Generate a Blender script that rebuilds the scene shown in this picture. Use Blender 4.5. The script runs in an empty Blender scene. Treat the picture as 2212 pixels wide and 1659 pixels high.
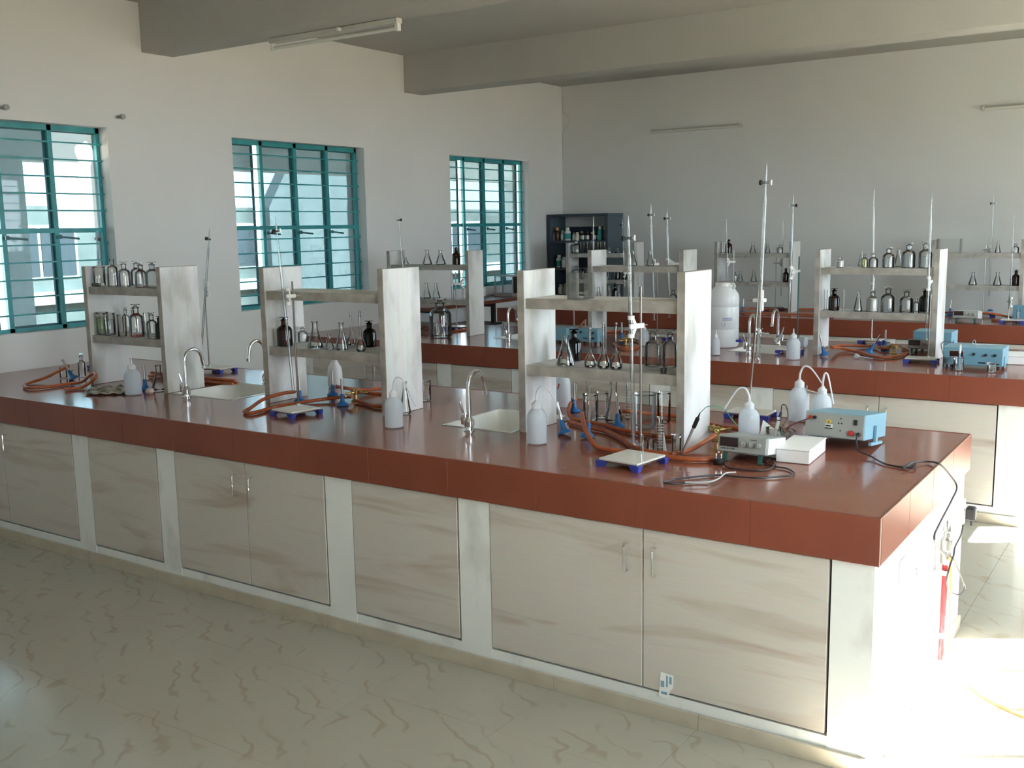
import bpy, bmesh, math, random
from mathutils import Vector, Matrix
random.seed(7)
SC = bpy.context.scene
COL = SC.collection
PI = math.pi
R = math.radians
# ------------------------------------------------------------------ camera
cam_d = bpy.data.cameras.new('camera')
cam = bpy.data.objects.new('camera', cam_d)
COL.objects.link(cam)
cam_d.sensor_width = 36.0
cam_d.lens = 35.8225
cam.matrix_world = Matrix([[0.830323, -0.070238, 0.552838, 0.775913], [0.557005, 0.135874, -0.819319, -3.210252], [-0.017569, 0.988233, 0.151942, 1.806837], [0.0, 0.0, 0.0, 1.0]])
cam_d.clip_start = 0.05
cam_d.clip_end = 300
SC.camera = cam
# ------------------------------------------------------------------ sky, sun, exposure
world = bpy.data.worlds.new('sky')
SC.world = world
world.use_nodes = True
bg = world.node_tree.nodes['Background']
bg.inputs['Color'].default_value = (0.80, 0.90, 1.0, 1)
bg.inputs['Strength'].default_value = 3.9
sun_d = bpy.data.lights.new('sun', 'SUN')
sun_d.energy = 31.0
sun_d.angle = R(0.6)
sun_d.color = (1.0, 0.975, 0.94)
sun = bpy.data.objects.new('sun', sun_d)
COL.objects.link(sun)
sun.rotation_euler = Vector((0.93, 0.58, 1.0)).to_track_quat('Z', 'Y').to_euler()
sun.location = (12, 8, 14)
SC.view_settings.view_transform = 'Standard'
SC.view_settings.look = 'None'
SC.view_settings.gamma = 1.0
SC.view_settings.use_curve_mapping = False
SC.view_settings.exposure = 2.13
SC.cycles.max_bounces = 8
SC.cycles.diffuse_bounces = 5
SC.cycles.glossy_bounces = 3
SC.cycles.transmission_bounces = 6
SC.cycles.transparent_max_bounces = 16
SC.cycles.caustics_reflective = False
SC.cycles.caustics_refractive = False
SC.cycles.sample_clamp_indirect = 8.0
SC.cycles.use_denoising = True
SC.cycles.use_light_tree = False

# ------------------------------------------------------------------ dimensions (metres)
TOP = 0.88            # bench top
XL, XR = -6.01, 2.23  # left and right wall, inner faces
YF, YB = -4.60, 8.07  # wall behind the camera, back wall
CEIL = 3.53
LEFTWIN = [(-0.05, 1.55), (2.73, 4.36), (5.72, 7.29)]
RIGHTWIN = [(-2.04, -0.44), (1.19, 2.79), (4.34, 5.94)]
WZ0, WZ1 = 1.135, 2.59
# daylight portals: guide sky sampling through the window openings
for i, (xw, wins, s) in enumerate(((XR + 0.07, RIGHTWIN, 1), (XL - 0.24, LEFTWIN, -1))):
    for (a, b) in wins:
        pd = bpy.data.lights.new('daylight_portal', 'AREA')
        pd.shape = 'RECTANGLE'
        pd.size = WZ1 - WZ0
        pd.size_y = b - a
        pd.cycles.is_portal = True
        po = bpy.data.objects.new('daylight_portal', pd)
        COL.objects.link(po)
        po.location = (xw, (a + b) / 2, (WZ0 + WZ1) / 2)
        po.rotation_euler = (0, R(90 * s), 0)

# ------------------------------------------------------------------ materials
def new_mat(name):
    m = bpy.data.materials.new(name)
    m.use_nodes = True
    nt = m.node_tree
    return m, nt, nt.nodes['Principled BSDF'], nt.nodes['Material Output']

def N(nt, t, **kw):
    n = nt.nodes.new(t)
    for k, v in kw.items():
        if k.startswith('_'):
            setattr(n, k[1:], v)
        else:
            n.inputs[k.replace('__', ' ')].default_value = v
    return n

def plain(name, col, rough=0.5, metal=0.0, spec=0.5, coat=0.0):
    m, nt, b, o = new_mat(name)
    b.inputs['Base Color'].default_value = (*col, 1)
    b.inputs['Roughness'].default_value = rough
    b.inputs['Metallic'].default_value = metal
    b.inputs['Specular IOR Level'].default_value = spec
    b.inputs['Coat Weight'].default_value = coat
    return m

def mottled(name, c1, c2, scale=(3, 3, 3), rough=0.6, lo=0.35, hi=0.7, bump=0.0, detail=4.0, spec=0.5, coat=0.0, dist=0.0):
    m, nt, b, o = new_mat(name)
    tc = N(nt, 'ShaderNodeTexCoord')
    mp = N(nt, 'ShaderNodeMapping')
    mp.inputs['Scale'].default_value = scale
    nz = N(nt, 'ShaderNodeTexNoise', Detail=detail, Distortion=dist)
    nz.inputs['Scale'].default_value = 1.0
    rp = N(nt, 'ShaderNodeValToRGB')
    rp.color_ramp.elements[0].position = lo
    rp.color_ramp.elements[1].position = hi
    rp.color_ramp.elements[0].color = (*c1, 1)
    rp.color_ramp.elements[1].color = (*c2, 1)
    L = nt.links.new
    L(tc.outputs['Object'], mp.inputs['Vector'])
    L(mp.outputs['Vector'], nz.inputs['Vector'])
    L(nz.outputs['Fac'], rp.inputs['Fac'])
    L(rp.outputs['Color'], b.inputs['Base Color'])
    b.inputs['Roughness'].default_value = rough
    b.inputs['Specular IOR Level'].default_value = spec
    b.inputs['Coat Weight'].default_value = coat
    b.inputs['Coat Roughness'].default_value = 0.08
    if bump:
        bp = N(nt, 'ShaderNodeBump', Strength=bump, Distance=0.01)
        L(nz.outputs['Fac'], bp.inputs['Height'])
        L(bp.outputs['Normal'], b.inputs['Normal'])
    return m

def glass(name, clear, edge, gloss=1.0, rough=0.02, ior=1.5, blend=0.35):
    """thin-walled glass: tint deepens towards grazing angles, where the path through the wall is longer"""
    m, nt, b, o = new_mat(name)
    nt.nodes.remove(b)
    L = nt.links.new
    lw = N(nt, 'ShaderNodeLayerWeight', Blend=blend)
    rp = N(nt, 'ShaderNodeValToRGB')
    rp.color_ramp.elements[0].color = (*clear, 1)
    rp.color_ramp.elements[1].color = (*edge, 1)
    rp.color_ramp.elements[0].position = 0.25
    rp.color_ramp.elements[1].position = 0.95
    L(lw.outputs['Facing'], rp.inputs['Fac'])
    tr = N(nt, 'ShaderNodeBsdfTransparent')
    L(rp.outputs['Color'], tr.inputs['Color'])
    gl = N(nt, 'ShaderNodeBsdfGlossy', Roughness=rough)
    fr = N(nt, 'ShaderNodeFresnel', IOR=ior)
    mu = N(nt, 'ShaderNodeMath', _operation='MULTIPLY')
    mu.inputs[1].default_value = gloss
    L(fr.outputs['Fac'], mu.inputs[0])
    mx = N(nt, 'ShaderNodeMixShader')
    L(mu.outputs[0], mx.inputs[0])
    L(tr.outputs[0], mx.inputs[1])
    L(gl.outputs[0], mx.inputs[2])
    L(mx.outputs[0], o.inputs['Surface'])
    return m

def milky(name, col, trans=0.35, clear=0.0, rough=0.25):
    """semi-translucent polyethylene"""
    m, nt, b, o = new_mat(name)
    L = nt.links.new
    b.inputs['Base Color'].default_value = (*col, 1)
    b.inputs['Roughness'].default_value = rough
    tl = N(nt, 'ShaderNodeBsdfTranslucent')
    tl.inputs['Color'].default_value = (*col, 1)
    mx = N(nt, 'ShaderNodeMixShader')
    mx.inputs[0].default_value = trans
    L(b.outputs[0], mx.inputs[1])
    L(tl.outputs[0], mx.inputs[2])
    last = mx
    if clear:
        tp = N(nt, 'ShaderNodeBsdfTransparent')
        m2 = N(nt, 'ShaderNodeMixShader')
        m2.inputs[0].default_value = clear
        L(last.outputs[0], m2.inputs[1])
        L(tp.outputs[0], m2.inputs[2])
        last = m2
    L(last.outputs[0], o.inputs['Surface'])
    return m

def floor_mat():
    """cream vitrified tile with short curled brown veins"""
    m, nt, b, o = new_mat('floor_tile')
    L = nt.links.new
    gm = N(nt, 'ShaderNodeNewGeometry')
    mp = N(nt, 'ShaderNodeMapping')
    mp.inputs['Rotation'].default_value = (0, 0, R(118))
    L(gm.outputs['Position'], mp.inputs['Vector'])
    nz = N(nt, 'ShaderNodeTexNoise', Scale=5.0, Detail=2.0)
    L(mp.outputs['Vector'], nz.inputs['Vector'])
    ad = N(nt, 'ShaderNodeVectorMath', _operation='MULTIPLY_ADD')
    ad.inputs[1].default_value = (0.32, 0.32, 0)
    L(nz.outputs['Color'], ad.inputs[0])
    L(mp.outputs['Vector'], ad.inputs[2])
    wv = N(nt, 'ShaderNodeTexWave', Scale=2.7, Distortion=2.2, Detail=1.0)
    wv.inputs['Detail Scale'].default_value = 1.2
    L(ad.outputs[0], wv.inputs['Vector'])
    r1 = N(nt, 'ShaderNodeValToRGB')
    r1.color_ramp.elements[0].position = 0.86
    r1.color_ramp.elements[1].position = 1.0
    L(wv.outputs['Color'], r1.inputs['Fac'])
    n2 = N(nt, 'ShaderNodeTexNoise', Scale=5.2, Detail=1.0)
    L(mp.outputs['Vector'], n2.inputs['Vector'])
    r2 = N(nt, 'ShaderNodeValToRGB')
    r2.color_ramp.elements[0].position = 0.46
    r2.color_ramp.elements[1].position = 0.60
    L(n2.outputs['Fac'], r2.inputs['Fac'])
    mm = N(nt, 'ShaderNodeMath', _operation='MULTIPLY')
    L(r1.outputs['Color'], mm.inputs[0])
    L(r2.outputs['Color'], mm.inputs[1])
    n3 = N(nt, 'ShaderNodeTexNoise', Scale=1.6, Detail=3.0)
    L(mp.outputs['Vector'], n3.inputs['Vector'])
    base = N(nt, 'ShaderNodeMix', _data_type='RGBA')
    base.inputs['A'].default_value = (0.40, 0.385, 0.325, 1)
    base.inputs['B'].default_value = (0.47, 0.45, 0.38, 1)
    L(n3.outputs['Fac'], base.inputs['Factor'])
    mx = N(nt, 'ShaderNodeMix', _data_type='RGBA')
    mx.inputs['B'].default_value = (0.30, 0.23, 0.14, 1)
    ms = N(nt, 'ShaderNodeMath', _operation='MULTIPLY')
    ms.inputs[1].default_value = 0.42
    L(mm.outputs[0], ms.inputs[0])
    L(ms.outputs[0], mx.inputs['Factor'])
    L(base.outputs['Result'], mx.inputs['A'])
    L(mx.outputs['Result'], b.inputs['Base Color'])
    b.inputs['Roughness'].default_value = 0.16
    b.inputs['Specular IOR Level'].default_value = 0.5
    return m

def wood_mat():
    """pale cream laminate with long soft horizontal brown streaks"""
    m, nt, b, o = new_mat('pale_wood_laminate')
    L = nt.links.new
    gm = N(nt, 'ShaderNodeNewGeometry')
    mp = N(nt, 'ShaderNodeMapping')
    mp.inputs['Scale'].default_value = (1.1, 1.1, 8.5)
    mp.inputs['Rotation'].default_value = (0, R(-5), 0)
    L(gm.outputs['Position'], mp.inputs['Vector'])
    nz = N(nt, 'ShaderNodeTexNoise', Scale=1.0, Detail=5.0, Distortion=0.9)
    L(mp.outputs['Vector'], nz.inputs['Vector'])
    rp = N(nt, 'ShaderNodeValToRGB')
    e = rp.color_ramp.elements
    e[0].position = 0.30
    e[0].color = (0.47, 0.39, 0.32, 1)
    e[1].position = 0.47
    e[1].color = (0.64, 0.60, 0.545, 1)
    L(nz.outputs['Fac'], rp.inputs['Fac'])
    mp2 = N(nt, 'ShaderNodeMapping')
    mp2.inputs['Scale'].default_value = (6, 6, 160)
    L(gm.outputs['Position'], mp2.inputs['Vector'])
    n2 = N(nt, 'ShaderNodeTexNoise', Scale=1.0, Detail=2.0)
    L(mp2.outputs['Vector'], n2.inputs['Vector'])
    mx = N(nt, 'ShaderNodeMix', _data_type='RGBA', _blend_type='MULTIPLY')
    mx.inputs['Factor'].default_value = 0.16
    L(rp.outputs['Color'], mx.inputs['A'])
    L(n2.outputs['Color'], mx.inputs['B'])
    L(mx.outputs['Result'], b.inputs['Base Color'])
    b.inputs['Roughness'].default_value = 0.38
    return m

def rack_mat():
    """white paint brushed over board, with grey-brown grime where it was handled"""
    m, nt, b, o = new_mat('smudged_white_paint')
    L = nt.links.new
    gm = N(nt, 'ShaderNodeNewGeometry')
    mp = N(nt, 'ShaderNodeMapping')
    mp.inputs['Scale'].default_value = (5, 5, 2.2)
    L(gm.outputs['Position'], mp.inputs['Vector'])
    nz = N(nt, 'ShaderNodeTexNoise', Scale=1.0, Detail=6.0)
    L(mp.outputs['Vector'], nz.inputs['Vector'])
    rp = N(nt, 'ShaderNodeValToRGB')
    e = rp.color_ramp.elements
    e[0].position = 0.33
    e[0].color = (0.44, 0.43, 0.40, 1)
    e[1].position = 0.52
    e[1].color = (0.76, 0.77, 0.76, 1)
    L(nz.outputs['Fac'], rp.inputs['Fac'])
    mp2 = N(nt, 'ShaderNodeMapping')
    mp2.inputs['Scale'].default_value = (60, 60, 3)
    L(gm.outputs['Position'], mp2.inputs['Vector'])
    n2 = N(nt, 'ShaderNodeTexNoise', Scale=1.0, Detail=2.0)
    L(mp2.outputs['Vector'], n2.inputs['Vector'])
    mx = N(nt, 'ShaderNodeMix', _data_type='RGBA', _blend_type='MULTIPLY')
    mx.inputs['Factor'].default_value = 0.22
    L(rp.outputs['Color'], mx.inputs['A'])
    L(n2.outputs['Color'], mx.inputs['B'])
    L(mx.outputs['Result'], b.inputs['Base Color'])
    b.inputs['Roughness'].default_value = 0.55
    return m

def worktop_mat():
    m, nt, b, o = new_mat('red_brown_laminate_top')
    L = nt.links.new
    gm = N(nt, 'ShaderNodeNewGeometry')
    nz = N(nt, 'ShaderNodeTexNoise', Scale=3.5, Detail=5.0)
    L(gm.outputs['Position'], nz.inputs['Vector'])
    mp = N(nt, 'ShaderNodeMapping')
    mp.inputs['Scale'].default_value = (7, 60, 7)
    L(gm.outputs['Position'], mp.inputs['Vector'])
    n2 = N(nt, 'ShaderNodeTexNoise', Scale=1.0, Detail=3.0)
    L(mp.outputs['Vector'], n2.inputs['Vector'])
    rp = N(nt, 'ShaderNodeValToRGB')
    e = rp.color_ramp.elements
    e[0].position = 0.3
    e[0].color = (0.285, 0.098, 0.062, 1)
    e[1].position = 0.7
    e[1].color = (0.315, 0.112, 0.071, 1)
    L(nz.outputs['Fac'], rp.inputs['Fac'])
    mx = N(nt, 'ShaderNodeMix', _data_type='RGBA', _blend_type='MULTIPLY')
    mx.inputs['Factor'].default_value = 0.1
    L(rp.outputs['Color'], mx.inputs['A'])
    L(n2.outputs['Color'], mx.inputs['B'])
    L(mx.outputs['Result'], b.inputs['Base Color'])
    b.inputs['Roughness'].default_value = 0.16
    b.inputs['Specular IOR Level'].default_value = 0.5
    b.inputs['Coat Weight'].default_value = 0.15
    b.inputs['Coat Roughness'].default_value = 0.06
    return m

def water_glass(name, col):
    return glass(name, col, tuple(c * 0.55 for c in col), 0.6)

M = dict(
    wall=mottled('white_wall_paint', (0.71, 0.72, 0.715), (0.77, 0.78, 0.775), (0.5, 0.5, 0.5), 0.85, spec=0.2),
    backwall=mottled('grey_white_wall_paint', (0.68, 0.68, 0.665), (0.73, 0.73, 0.715), (0.4, 0.4, 0.4), 0.85, spec=0.2),
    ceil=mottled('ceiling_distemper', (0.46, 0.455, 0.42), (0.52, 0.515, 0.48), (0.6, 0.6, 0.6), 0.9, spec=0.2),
    floor=floor_mat(), wood=wood_mat(), rack=rack_mat(), top=worktop_mat(),
    joint=plain('grey_tile_grout', (0.36, 0.335, 0.28), 0.8),
    edge=mottled('red_brown_edge_tile', (0.205, 0.050, 0.026), (0.25, 0.064, 0.034), (2, 2, 2), 0.3, spec=0.5),
    plaster=mottled('white_washed_plaster', (0.60, 0.60, 0.57), (0.80, 0.82, 0.80), (6, 6, 3), 0.8, 0.25, 0.45, bump=0.15, spec=0.2),
    skirt=mottled('beige_skirting_tile', (0.47, 0.42, 0.33), (0.55, 0.50, 0.40), (8, 8, 8), 0.3),
    rackedge=mottled('grey_unpainted_shaded_board_edge', (0.30, 0.28, 0.25), (0.46, 0.44, 0.40), (14, 14, 14), 0.7),  # bare board grey, with the shade on the shelf fronts mixed into it
    teal=mottled('teal_enamel', (0.028, 0.25, 0.27), (0.042, 0.35, 0.375), (7, 7, 7), 0.4),
    tealdark=plain('dark_teal_enamel', (0.015, 0.10, 0.12), 0.4),
    pane=glass('tinted_window_glass', (0.335, 0.40, 0.415), (0.27, 0.32, 0.335), 0.5),
    clear=glass('clear_lab_glass', (0.965, 0.975, 0.97), (0.87, 0.895, 0.885), 2.6),
    thick=glass('thick_green_glass', (0.94, 0.96, 0.95), (0.72, 0.77, 0.745), 2.2),
    burglass=glass('burette_glass', (0.91, 0.935, 0.93), (0.84, 0.87, 0.865), 3.2, 0.12),
    tankglass=glass('tank_glass', (0.985, 0.99, 0.985), (0.93, 0.945, 0.94), 0.8),
    frost=glass('frosted_glass', (0.80, 0.84, 0.84), (0.45, 0.50, 0.50), 0.9, 0.25),
    amber=glass('amber_glass', (0.20, 0.060, 0.012), (0.045, 0.012, 0.006), 1.1),
    darkamber=glass('dark_amber_glass', (0.05, 0.018, 0.010), (0.02, 0.008, 0.006), 1.1),
    hdpe=milky('milky_polyethylene', (0.80, 0.86, 0.92), 0.45, 0.12),
    whiteplastic=milky('white_polyethylene', (0.86, 0.88, 0.90), 0.25),
    whitehard=plain('white_hard_plastic', (0.78, 0.78, 0.75), 0.4),
    chrome=plain('chrome', (0.80, 0.81, 0.83), 0.08, 1.0),
    steel=plain('steel_rod', (0.55, 0.55, 0.54), 0.28, 1.0),
    darksteel=plain('tarnished_steel', (0.26, 0.22, 0.20), 0.35, 1.0),
    brass=plain('brass', (0.55, 0.40, 0.17), 0.3, 1.0),
    rubber=mottled('orange_rubber', (0.34, 0.075, 0.022), (0.50, 0.125, 0.035), (25, 25, 25), 0.45),
    black=plain('black_plastic', (0.018, 0.018, 0.020), 0.4),
    cable=plain('black_cable', (0.030, 0.024, 0.028), 0.35),
    white=plain('white_paint', (0.80, 0.81, 0.80), 0.45),
    ceramic=plain('white_ceramic', (0.82, 0.84, 0.82), 0.12, coat=0.3),
    porcelain=plain('white_porcelain_plate', (0.74, 0.73, 0.68), 0.2),
    bluefoot=plain('blue_painted_steel', (0.045, 0.070, 0.42), 0.35),
    blueburner=plain('blue_painted_iron', (0.020, 0.150, 0.42), 0.4),
    inst=plain('light_blue_instrument_paint', (0.22, 0.42, 0.53), 0.4),
    instpanel=plain('blue_front_panel', (0.16, 0.34, 0.45), 0.45),
    greypanel=plain('grey_instrument_panel', (0.36, 0.38, 0.36), 0.45),
    greycase=plain('grey_instrument_case', (0.30, 0.33, 0.32), 0.45),
    silverknob=plain('grey_knob', (0.33, 0.33, 0.31), 0.35),
    greenmetal=plain('dark_green_bracket', (0.02, 0.11, 0.10), 0.4),
    display=plain('dark_red_display', (0.035, 0.012, 0.014), 0.15),
    darkcup=plain('dark_slate_cupboard', (0.035, 0.045, 0.060), 0.45),
    slate=plain('slate_blue_cupboard_side', (0.080, 0.115, 0.145), 0.45),
    red=plain('red_plastic', (0.50, 0.025, 0.020), 0.4),
    redpipe=mottled('red_painted_pipe', (0.45, 0.02, 0.03), (0.55, 0.05, 0.06), (20, 20, 20), 0.4),
    yellow=plain('yellow_plastic', (0.70, 0.52, 0.10), 0.45),
    orangewire=plain('orange_cord', (0.80, 0.36, 0.08), 0.5),
    greenwire=plain('green_wire', (0.03, 0.20, 0.10), 0.5),
    greywire=plain('grey_wire', (0.50, 0.50, 0.50), 0.4),
    paper=mottled('crumpled_printed_paper', (0.16, 0.15, 0.12), (0.62, 0.60, 0.50), (22, 22, 22), 0.8, 0.35, 0.62),
    card=plain('white_card', (0.88, 0.89, 0.88), 0.6),
    film=glass('clear_plastic_film', (0.88, 0.90, 0.92), (0.55, 0.58, 0.60), 1.6, 0.12),
    teallabel=plain('teal_bottle_label', (0.03, 0.30, 0.27), 0.5),
    brown=plain('brown_bottle', (0.06, 0.025, 0.012), 0.25),
    cream=plain('cream_bottle', (0.62, 0.58, 0.42), 0.4),
    tablebrown=mottled('dark_brown_wood_shelf', (0.10, 0.030, 0.018), (0.16, 0.055, 0.030), (4, 30, 4), 0.3),
    bracket=plain('grey_brown_bench_board', (0.30, 0.26, 0.23), 0.6),
    palestrip=plain('pale_tile_edge', (0.62, 0.50, 0.40), 0.5),
    lamp=plain('fluorescent_tube_off', (0.72, 0.72, 0.66), 0.25),
    lampbody=plain('cream_batten', (0.56, 0.55, 0.50), 0.5),
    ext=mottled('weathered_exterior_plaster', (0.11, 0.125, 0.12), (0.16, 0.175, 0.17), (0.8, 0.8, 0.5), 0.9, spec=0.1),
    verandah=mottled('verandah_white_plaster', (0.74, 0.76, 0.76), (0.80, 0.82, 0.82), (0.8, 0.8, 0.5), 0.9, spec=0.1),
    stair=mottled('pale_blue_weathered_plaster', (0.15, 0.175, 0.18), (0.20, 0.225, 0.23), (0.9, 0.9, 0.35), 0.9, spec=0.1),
    extwhite=plain('exterior_white_plaster', (0.50, 0.52, 0.52), 0.9),
    extdark=plain('exterior_dark_window', (0.05, 0.06, 0.07), 0.2),
    extfloor=plain('verandah_concrete', (0.40, 0.39, 0.37), 0.9),
    ground=plain('dry_ground', (0.26, 0.21, 0.15), 0.95),
    liqclear=water_glass('water', (0.93, 0.95, 0.96)),
    liqyellow=water_glass('pale_yellow_solution', (0.88, 0.86, 0.45)),
    liqorange=water_glass('orange_red_solution', (0.85, 0.16, 0.03)),
    liqgreen=water_glass('pale_green_solution', (0.78, 0.88, 0.70)),
    powder=plain('white_powder', (0.82, 0.83, 0.82), 0.9),
)

# ------------------------------------------------------------------ mesh tools
class MB:
    def __init__(s):
        s.v = []; s.f = []
    def add(s, vs, fs):
        o = len(s.v)
        s.v += [tuple(p) for p in vs]
        s.f += [tuple(i + o for i in q) for q in fs]
        return s
    def box(s, x0, y0, z0, x1, y1, z1, bev=0.0):
        if bev <= 0:
            return s.add([(x0, y0, z0), (x1, y0, z0), (x1, y1, z0), (x0, y1, z0), (x0, y0, z1), (x1, y0, z1), (x1, y1, z1), (x0, y1, z1)],
                         [(3, 2, 1, 0), (4, 5, 6, 7), (0, 1, 5, 4), (1, 2, 6, 5), (2, 3, 7, 6), (3, 0, 4, 7)])
        bm = bmesh.new()
        b = bev
        for X, dx in ((x0, b), (x1, -b)):
            for Y, dy in ((y0, b), (y1, -b)):
                for Z, dz in ((z0, b), (z1, -b)):
                    bm.verts.new((X + dx, Y + dy, Z)); bm.verts.new((X + dx, Y, Z + dz)); bm.verts.new((X, Y + dy, Z + dz))
        bmesh.ops.convex_hull(bm, input=bm.verts)
        bmesh.ops.dissolve_limit(bm, angle_limit=0.02, verts=bm.verts, edges=bm.edges)
        bm.verts.index_update()
        s.add([v.co[:] for v in bm.verts], [[v.index for v in q.verts] for q in bm.faces])
        bm.free()
        return s
    def obox(s, c, size, rot=None, bev=0.0):
        t = MB(); a, b, d = (q / 2 for q in size)
        t.box(-a, -b, -d, a, b, d, bev)
        m = (rot or Matrix.Identity(3)).to_3x3()
        c = Vector(c)
        return s.add([(m @ Vector(p)) + c for p in t.v], t.f)
    def lathe(s, prof, n=20, c=(0, 0, 0), mat=None):
        vs = []; fs = []; k = len(prof)
        for (r, z) in prof:
            for j in range(n):
                a = 2 * PI * j / n
                vs.append(Vector((r * math.cos(a), r * math.sin(a), z)))
        for i in range(k - 1):
            for j in range(n):
                j2 = (j + 1) % n
                fs.append((i * n + j, i * n + j2, (i + 1) * n + j2, (i + 1) * n + j))
        if prof[0][0] > 1e-5:
            pass
        if mat is not None:
            vs = [mat @ p for p in vs]
        c = Vector(c)
        return s.add([p + c for p in vs], fs)
    def tube(s, pts, r, n=10, cap=True, rad=None):
        pts = [Vector(p) for p in pts]
        t0 = (pts[1] - pts[0]).normalized()
        up = Vector((0, 0, 1)) if abs(t0.z) < 0.9 else Vector((1, 0, 0))
        nrm = t0.cross(up).normalized()
        vs = []; fs = []
        for i, p in enumerate(pts):
            if i == 0: t = t0
            elif i == len(pts) - 1: t = (p - pts[i - 1]).normalized()
            else: t = (pts[i + 1] - pts[i - 1]).normalized()
            nrm = (nrm - t * nrm.dot(t)).normalized()
            b = t.cross(nrm)
            rr = rad[i] if rad else r
            for j in range(n):
                a = 2 * PI * j / n
                vs.append(p + (nrm * math.cos(a) + b * math.sin(a)) * rr)
        for i in range(len(pts) - 1):
            for j in range(n):
                j2 = (j + 1) % n
                fs.append((i * n + j, i * n + j2, (i + 1) * n + j2, (i + 1) * n + j))
        if cap:
            fs.append(tuple(range(n - 1, -1, -1)))
            fs.append(tuple((len(pts) - 1) * n + j for j in range(n)))
        return s.add(vs, fs)
    def build(s, name, mat, parent=None, loc=None, rotz=0.0, smooth=True, kind=None):
        me = bpy.data.meshes.new(name)
        me.from_pydata(s.v, [], s.f)
        me.materials.append(M[mat] if isinstance(mat, str) else mat)
        if smooth:
            me.polygons.foreach_set('use_smooth', [True] * len(me.polygons))
            me.update()
            me.set_sharp_from_angle(angle=R(35))
        o = bpy.data.objects.new(name, me)
        COL.objects.link(o)
        if parent: o.parent = parent
        if loc: o.location = loc
        if rotz: o.rotation_euler.z = rotz
        if kind: o['kind'] = kind
        return o

def spline(pts, k=8):
    """Catmull-Rom through pts"""
    P = [Vector(p) for p in pts]
    P = [P[0] * 2 - P[1]] + P + [P[-1] * 2 - P[-2]]
    out = []
    for i in range(1, len(P) - 2):
        a, b, c, d = P[i - 1], P[i], P[i + 1], P[i + 2]
        for j in range(k):
            t = j / k
            out.append(0.5 * ((2 * b) + (c - a) * t + (2 * a - 5 * b + 4 * c - d) * t * t + (3 * b - a - 3 * c + d) * t ** 3))
    out.append(P[-2])
    return out

def tag(o, label, cat, group=None):
    o['label'] = label
    o['category'] = cat
    if group: o['group'] = group
    return o

def thing(name, label, cat, loc=(0, 0, 0), rotz=0.0, group=None, rot=None, scale=None):
    o = bpy.data.objects.new(name, None)
    o.empty_display_size = 0.05
    COL.objects.link(o)
    o.location = loc
    if rot: o.rotation_euler = rot
    else: o.rotation_euler = (0, 0, rotz)
    if scale: o.scale = scale
    return tag(o, label, cat, group)

def copy_tree(o, parent=None):
    c = o.copy()
    COL.objects.link(c)
    c.parent = parent
    for ch in o.children:
        copy_tree(ch, c)
    return c

def struct(name, mb, mat, parent=None):
    return mb.build(name, mat, parent, smooth=False, kind='structure')

def sgroup(name):
    o = bpy.data.objects.new(name, None)
    COL.objects.link(o)
    o['kind'] = 'structure'
    return o

ORD = ['', 'first', 'second', 'third', 'fourth', 'fifth', 'sixth', 'seventh', 'eighth', 'ninth', 'tenth', 'eleventh', 'twelfth', 'thirteenth', 'fourteenth', 'fifteenth', 'sixteenth', 'seventeenth', 'eighteenth']

# ================================================================== room shell
fl = sgroup('floor')
tag(fl, 'glossy cream floor tiles with brown veins', 'floor')
struct('floor_bed', MB().box(XL - 0.3, YF - 0.3, -0.16, XR + 0.3, YB + 0.3, -0.011), 'joint', fl)
TS = 0.61
nx = int(math.ceil((XR - XL + 0.2) / TS)); ny = int(math.ceil((YB - YF + 0.1) / TS))
tile_me = None
for i in range(nx):
    for j in range(ny):
        if tile_me is None:
            t = MB().box(0.0006, 0.0006, -0.012, TS - 0.0006, TS - 0.0006, 0.0).build('floor_tile', 'floor', fl, smooth=False)
            tile_me = t.data
        else:
            t = bpy.data.objects.new('floor_tile', tile_me)
            COL.objects.link(t); t.parent = fl
        t.location = (XL - 0.1 + i * TS, YF - 0.05 + j * TS, 0)

def wall_with_windows(name, x0, x1, wins, label, WZ1=WZ1):
    mb = MB()
    mb.box(x0, YF - 0.24, -0.01, x1, YB + 0.24, WZ0)
    mb.box(x0, YF - 0.24, WZ1, x1, YB + 0.24, CEIL + 0.1)
    ys = [YF - 0.24] + [q for w in wins for q in w] + [YB + 0.24]
    for k in range(0, len(ys), 2):
        mb.box(x0, ys[k], WZ0, x1, ys[k + 1], WZ1)
    return tag(struct(name, mb, 'wall'), label, 'wall')
wall_with_windows('wall_left', XL - 0.24, XL, LEFTWIN, 'white left wall pierced by three teal barred windows')
wall_with_windows('wall_right', XR, XR + 0.07, RIGHTWIN, 'white right wall with sunlit windows', 2.70)
tag(struct('wall_back', MB().box(XL, YB, -0.01, XR + 0.07, YB + 0.24, CEIL + 0.1), 'backwall'), 'plain grey white back wall behind the far bench', 'wall')
tag(struct('wall_front', MB().box(XL, YF - 0.24, -0.01, XR, YF, CEIL + 0.1), 'wall'), 'plain white wall behind the viewpoint', 'wall')
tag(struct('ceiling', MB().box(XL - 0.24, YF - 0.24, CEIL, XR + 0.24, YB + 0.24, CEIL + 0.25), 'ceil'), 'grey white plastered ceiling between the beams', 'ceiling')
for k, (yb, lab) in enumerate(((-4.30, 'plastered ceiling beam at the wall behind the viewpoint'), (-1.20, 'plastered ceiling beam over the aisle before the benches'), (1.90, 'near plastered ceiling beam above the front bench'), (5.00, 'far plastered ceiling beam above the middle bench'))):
    tag(struct('trim_%d' % (k + 1), MB().box(XL, yb, 3.168, XR, yb + 0.29, CEIL), 'ceil'), lab, 'beam')

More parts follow.
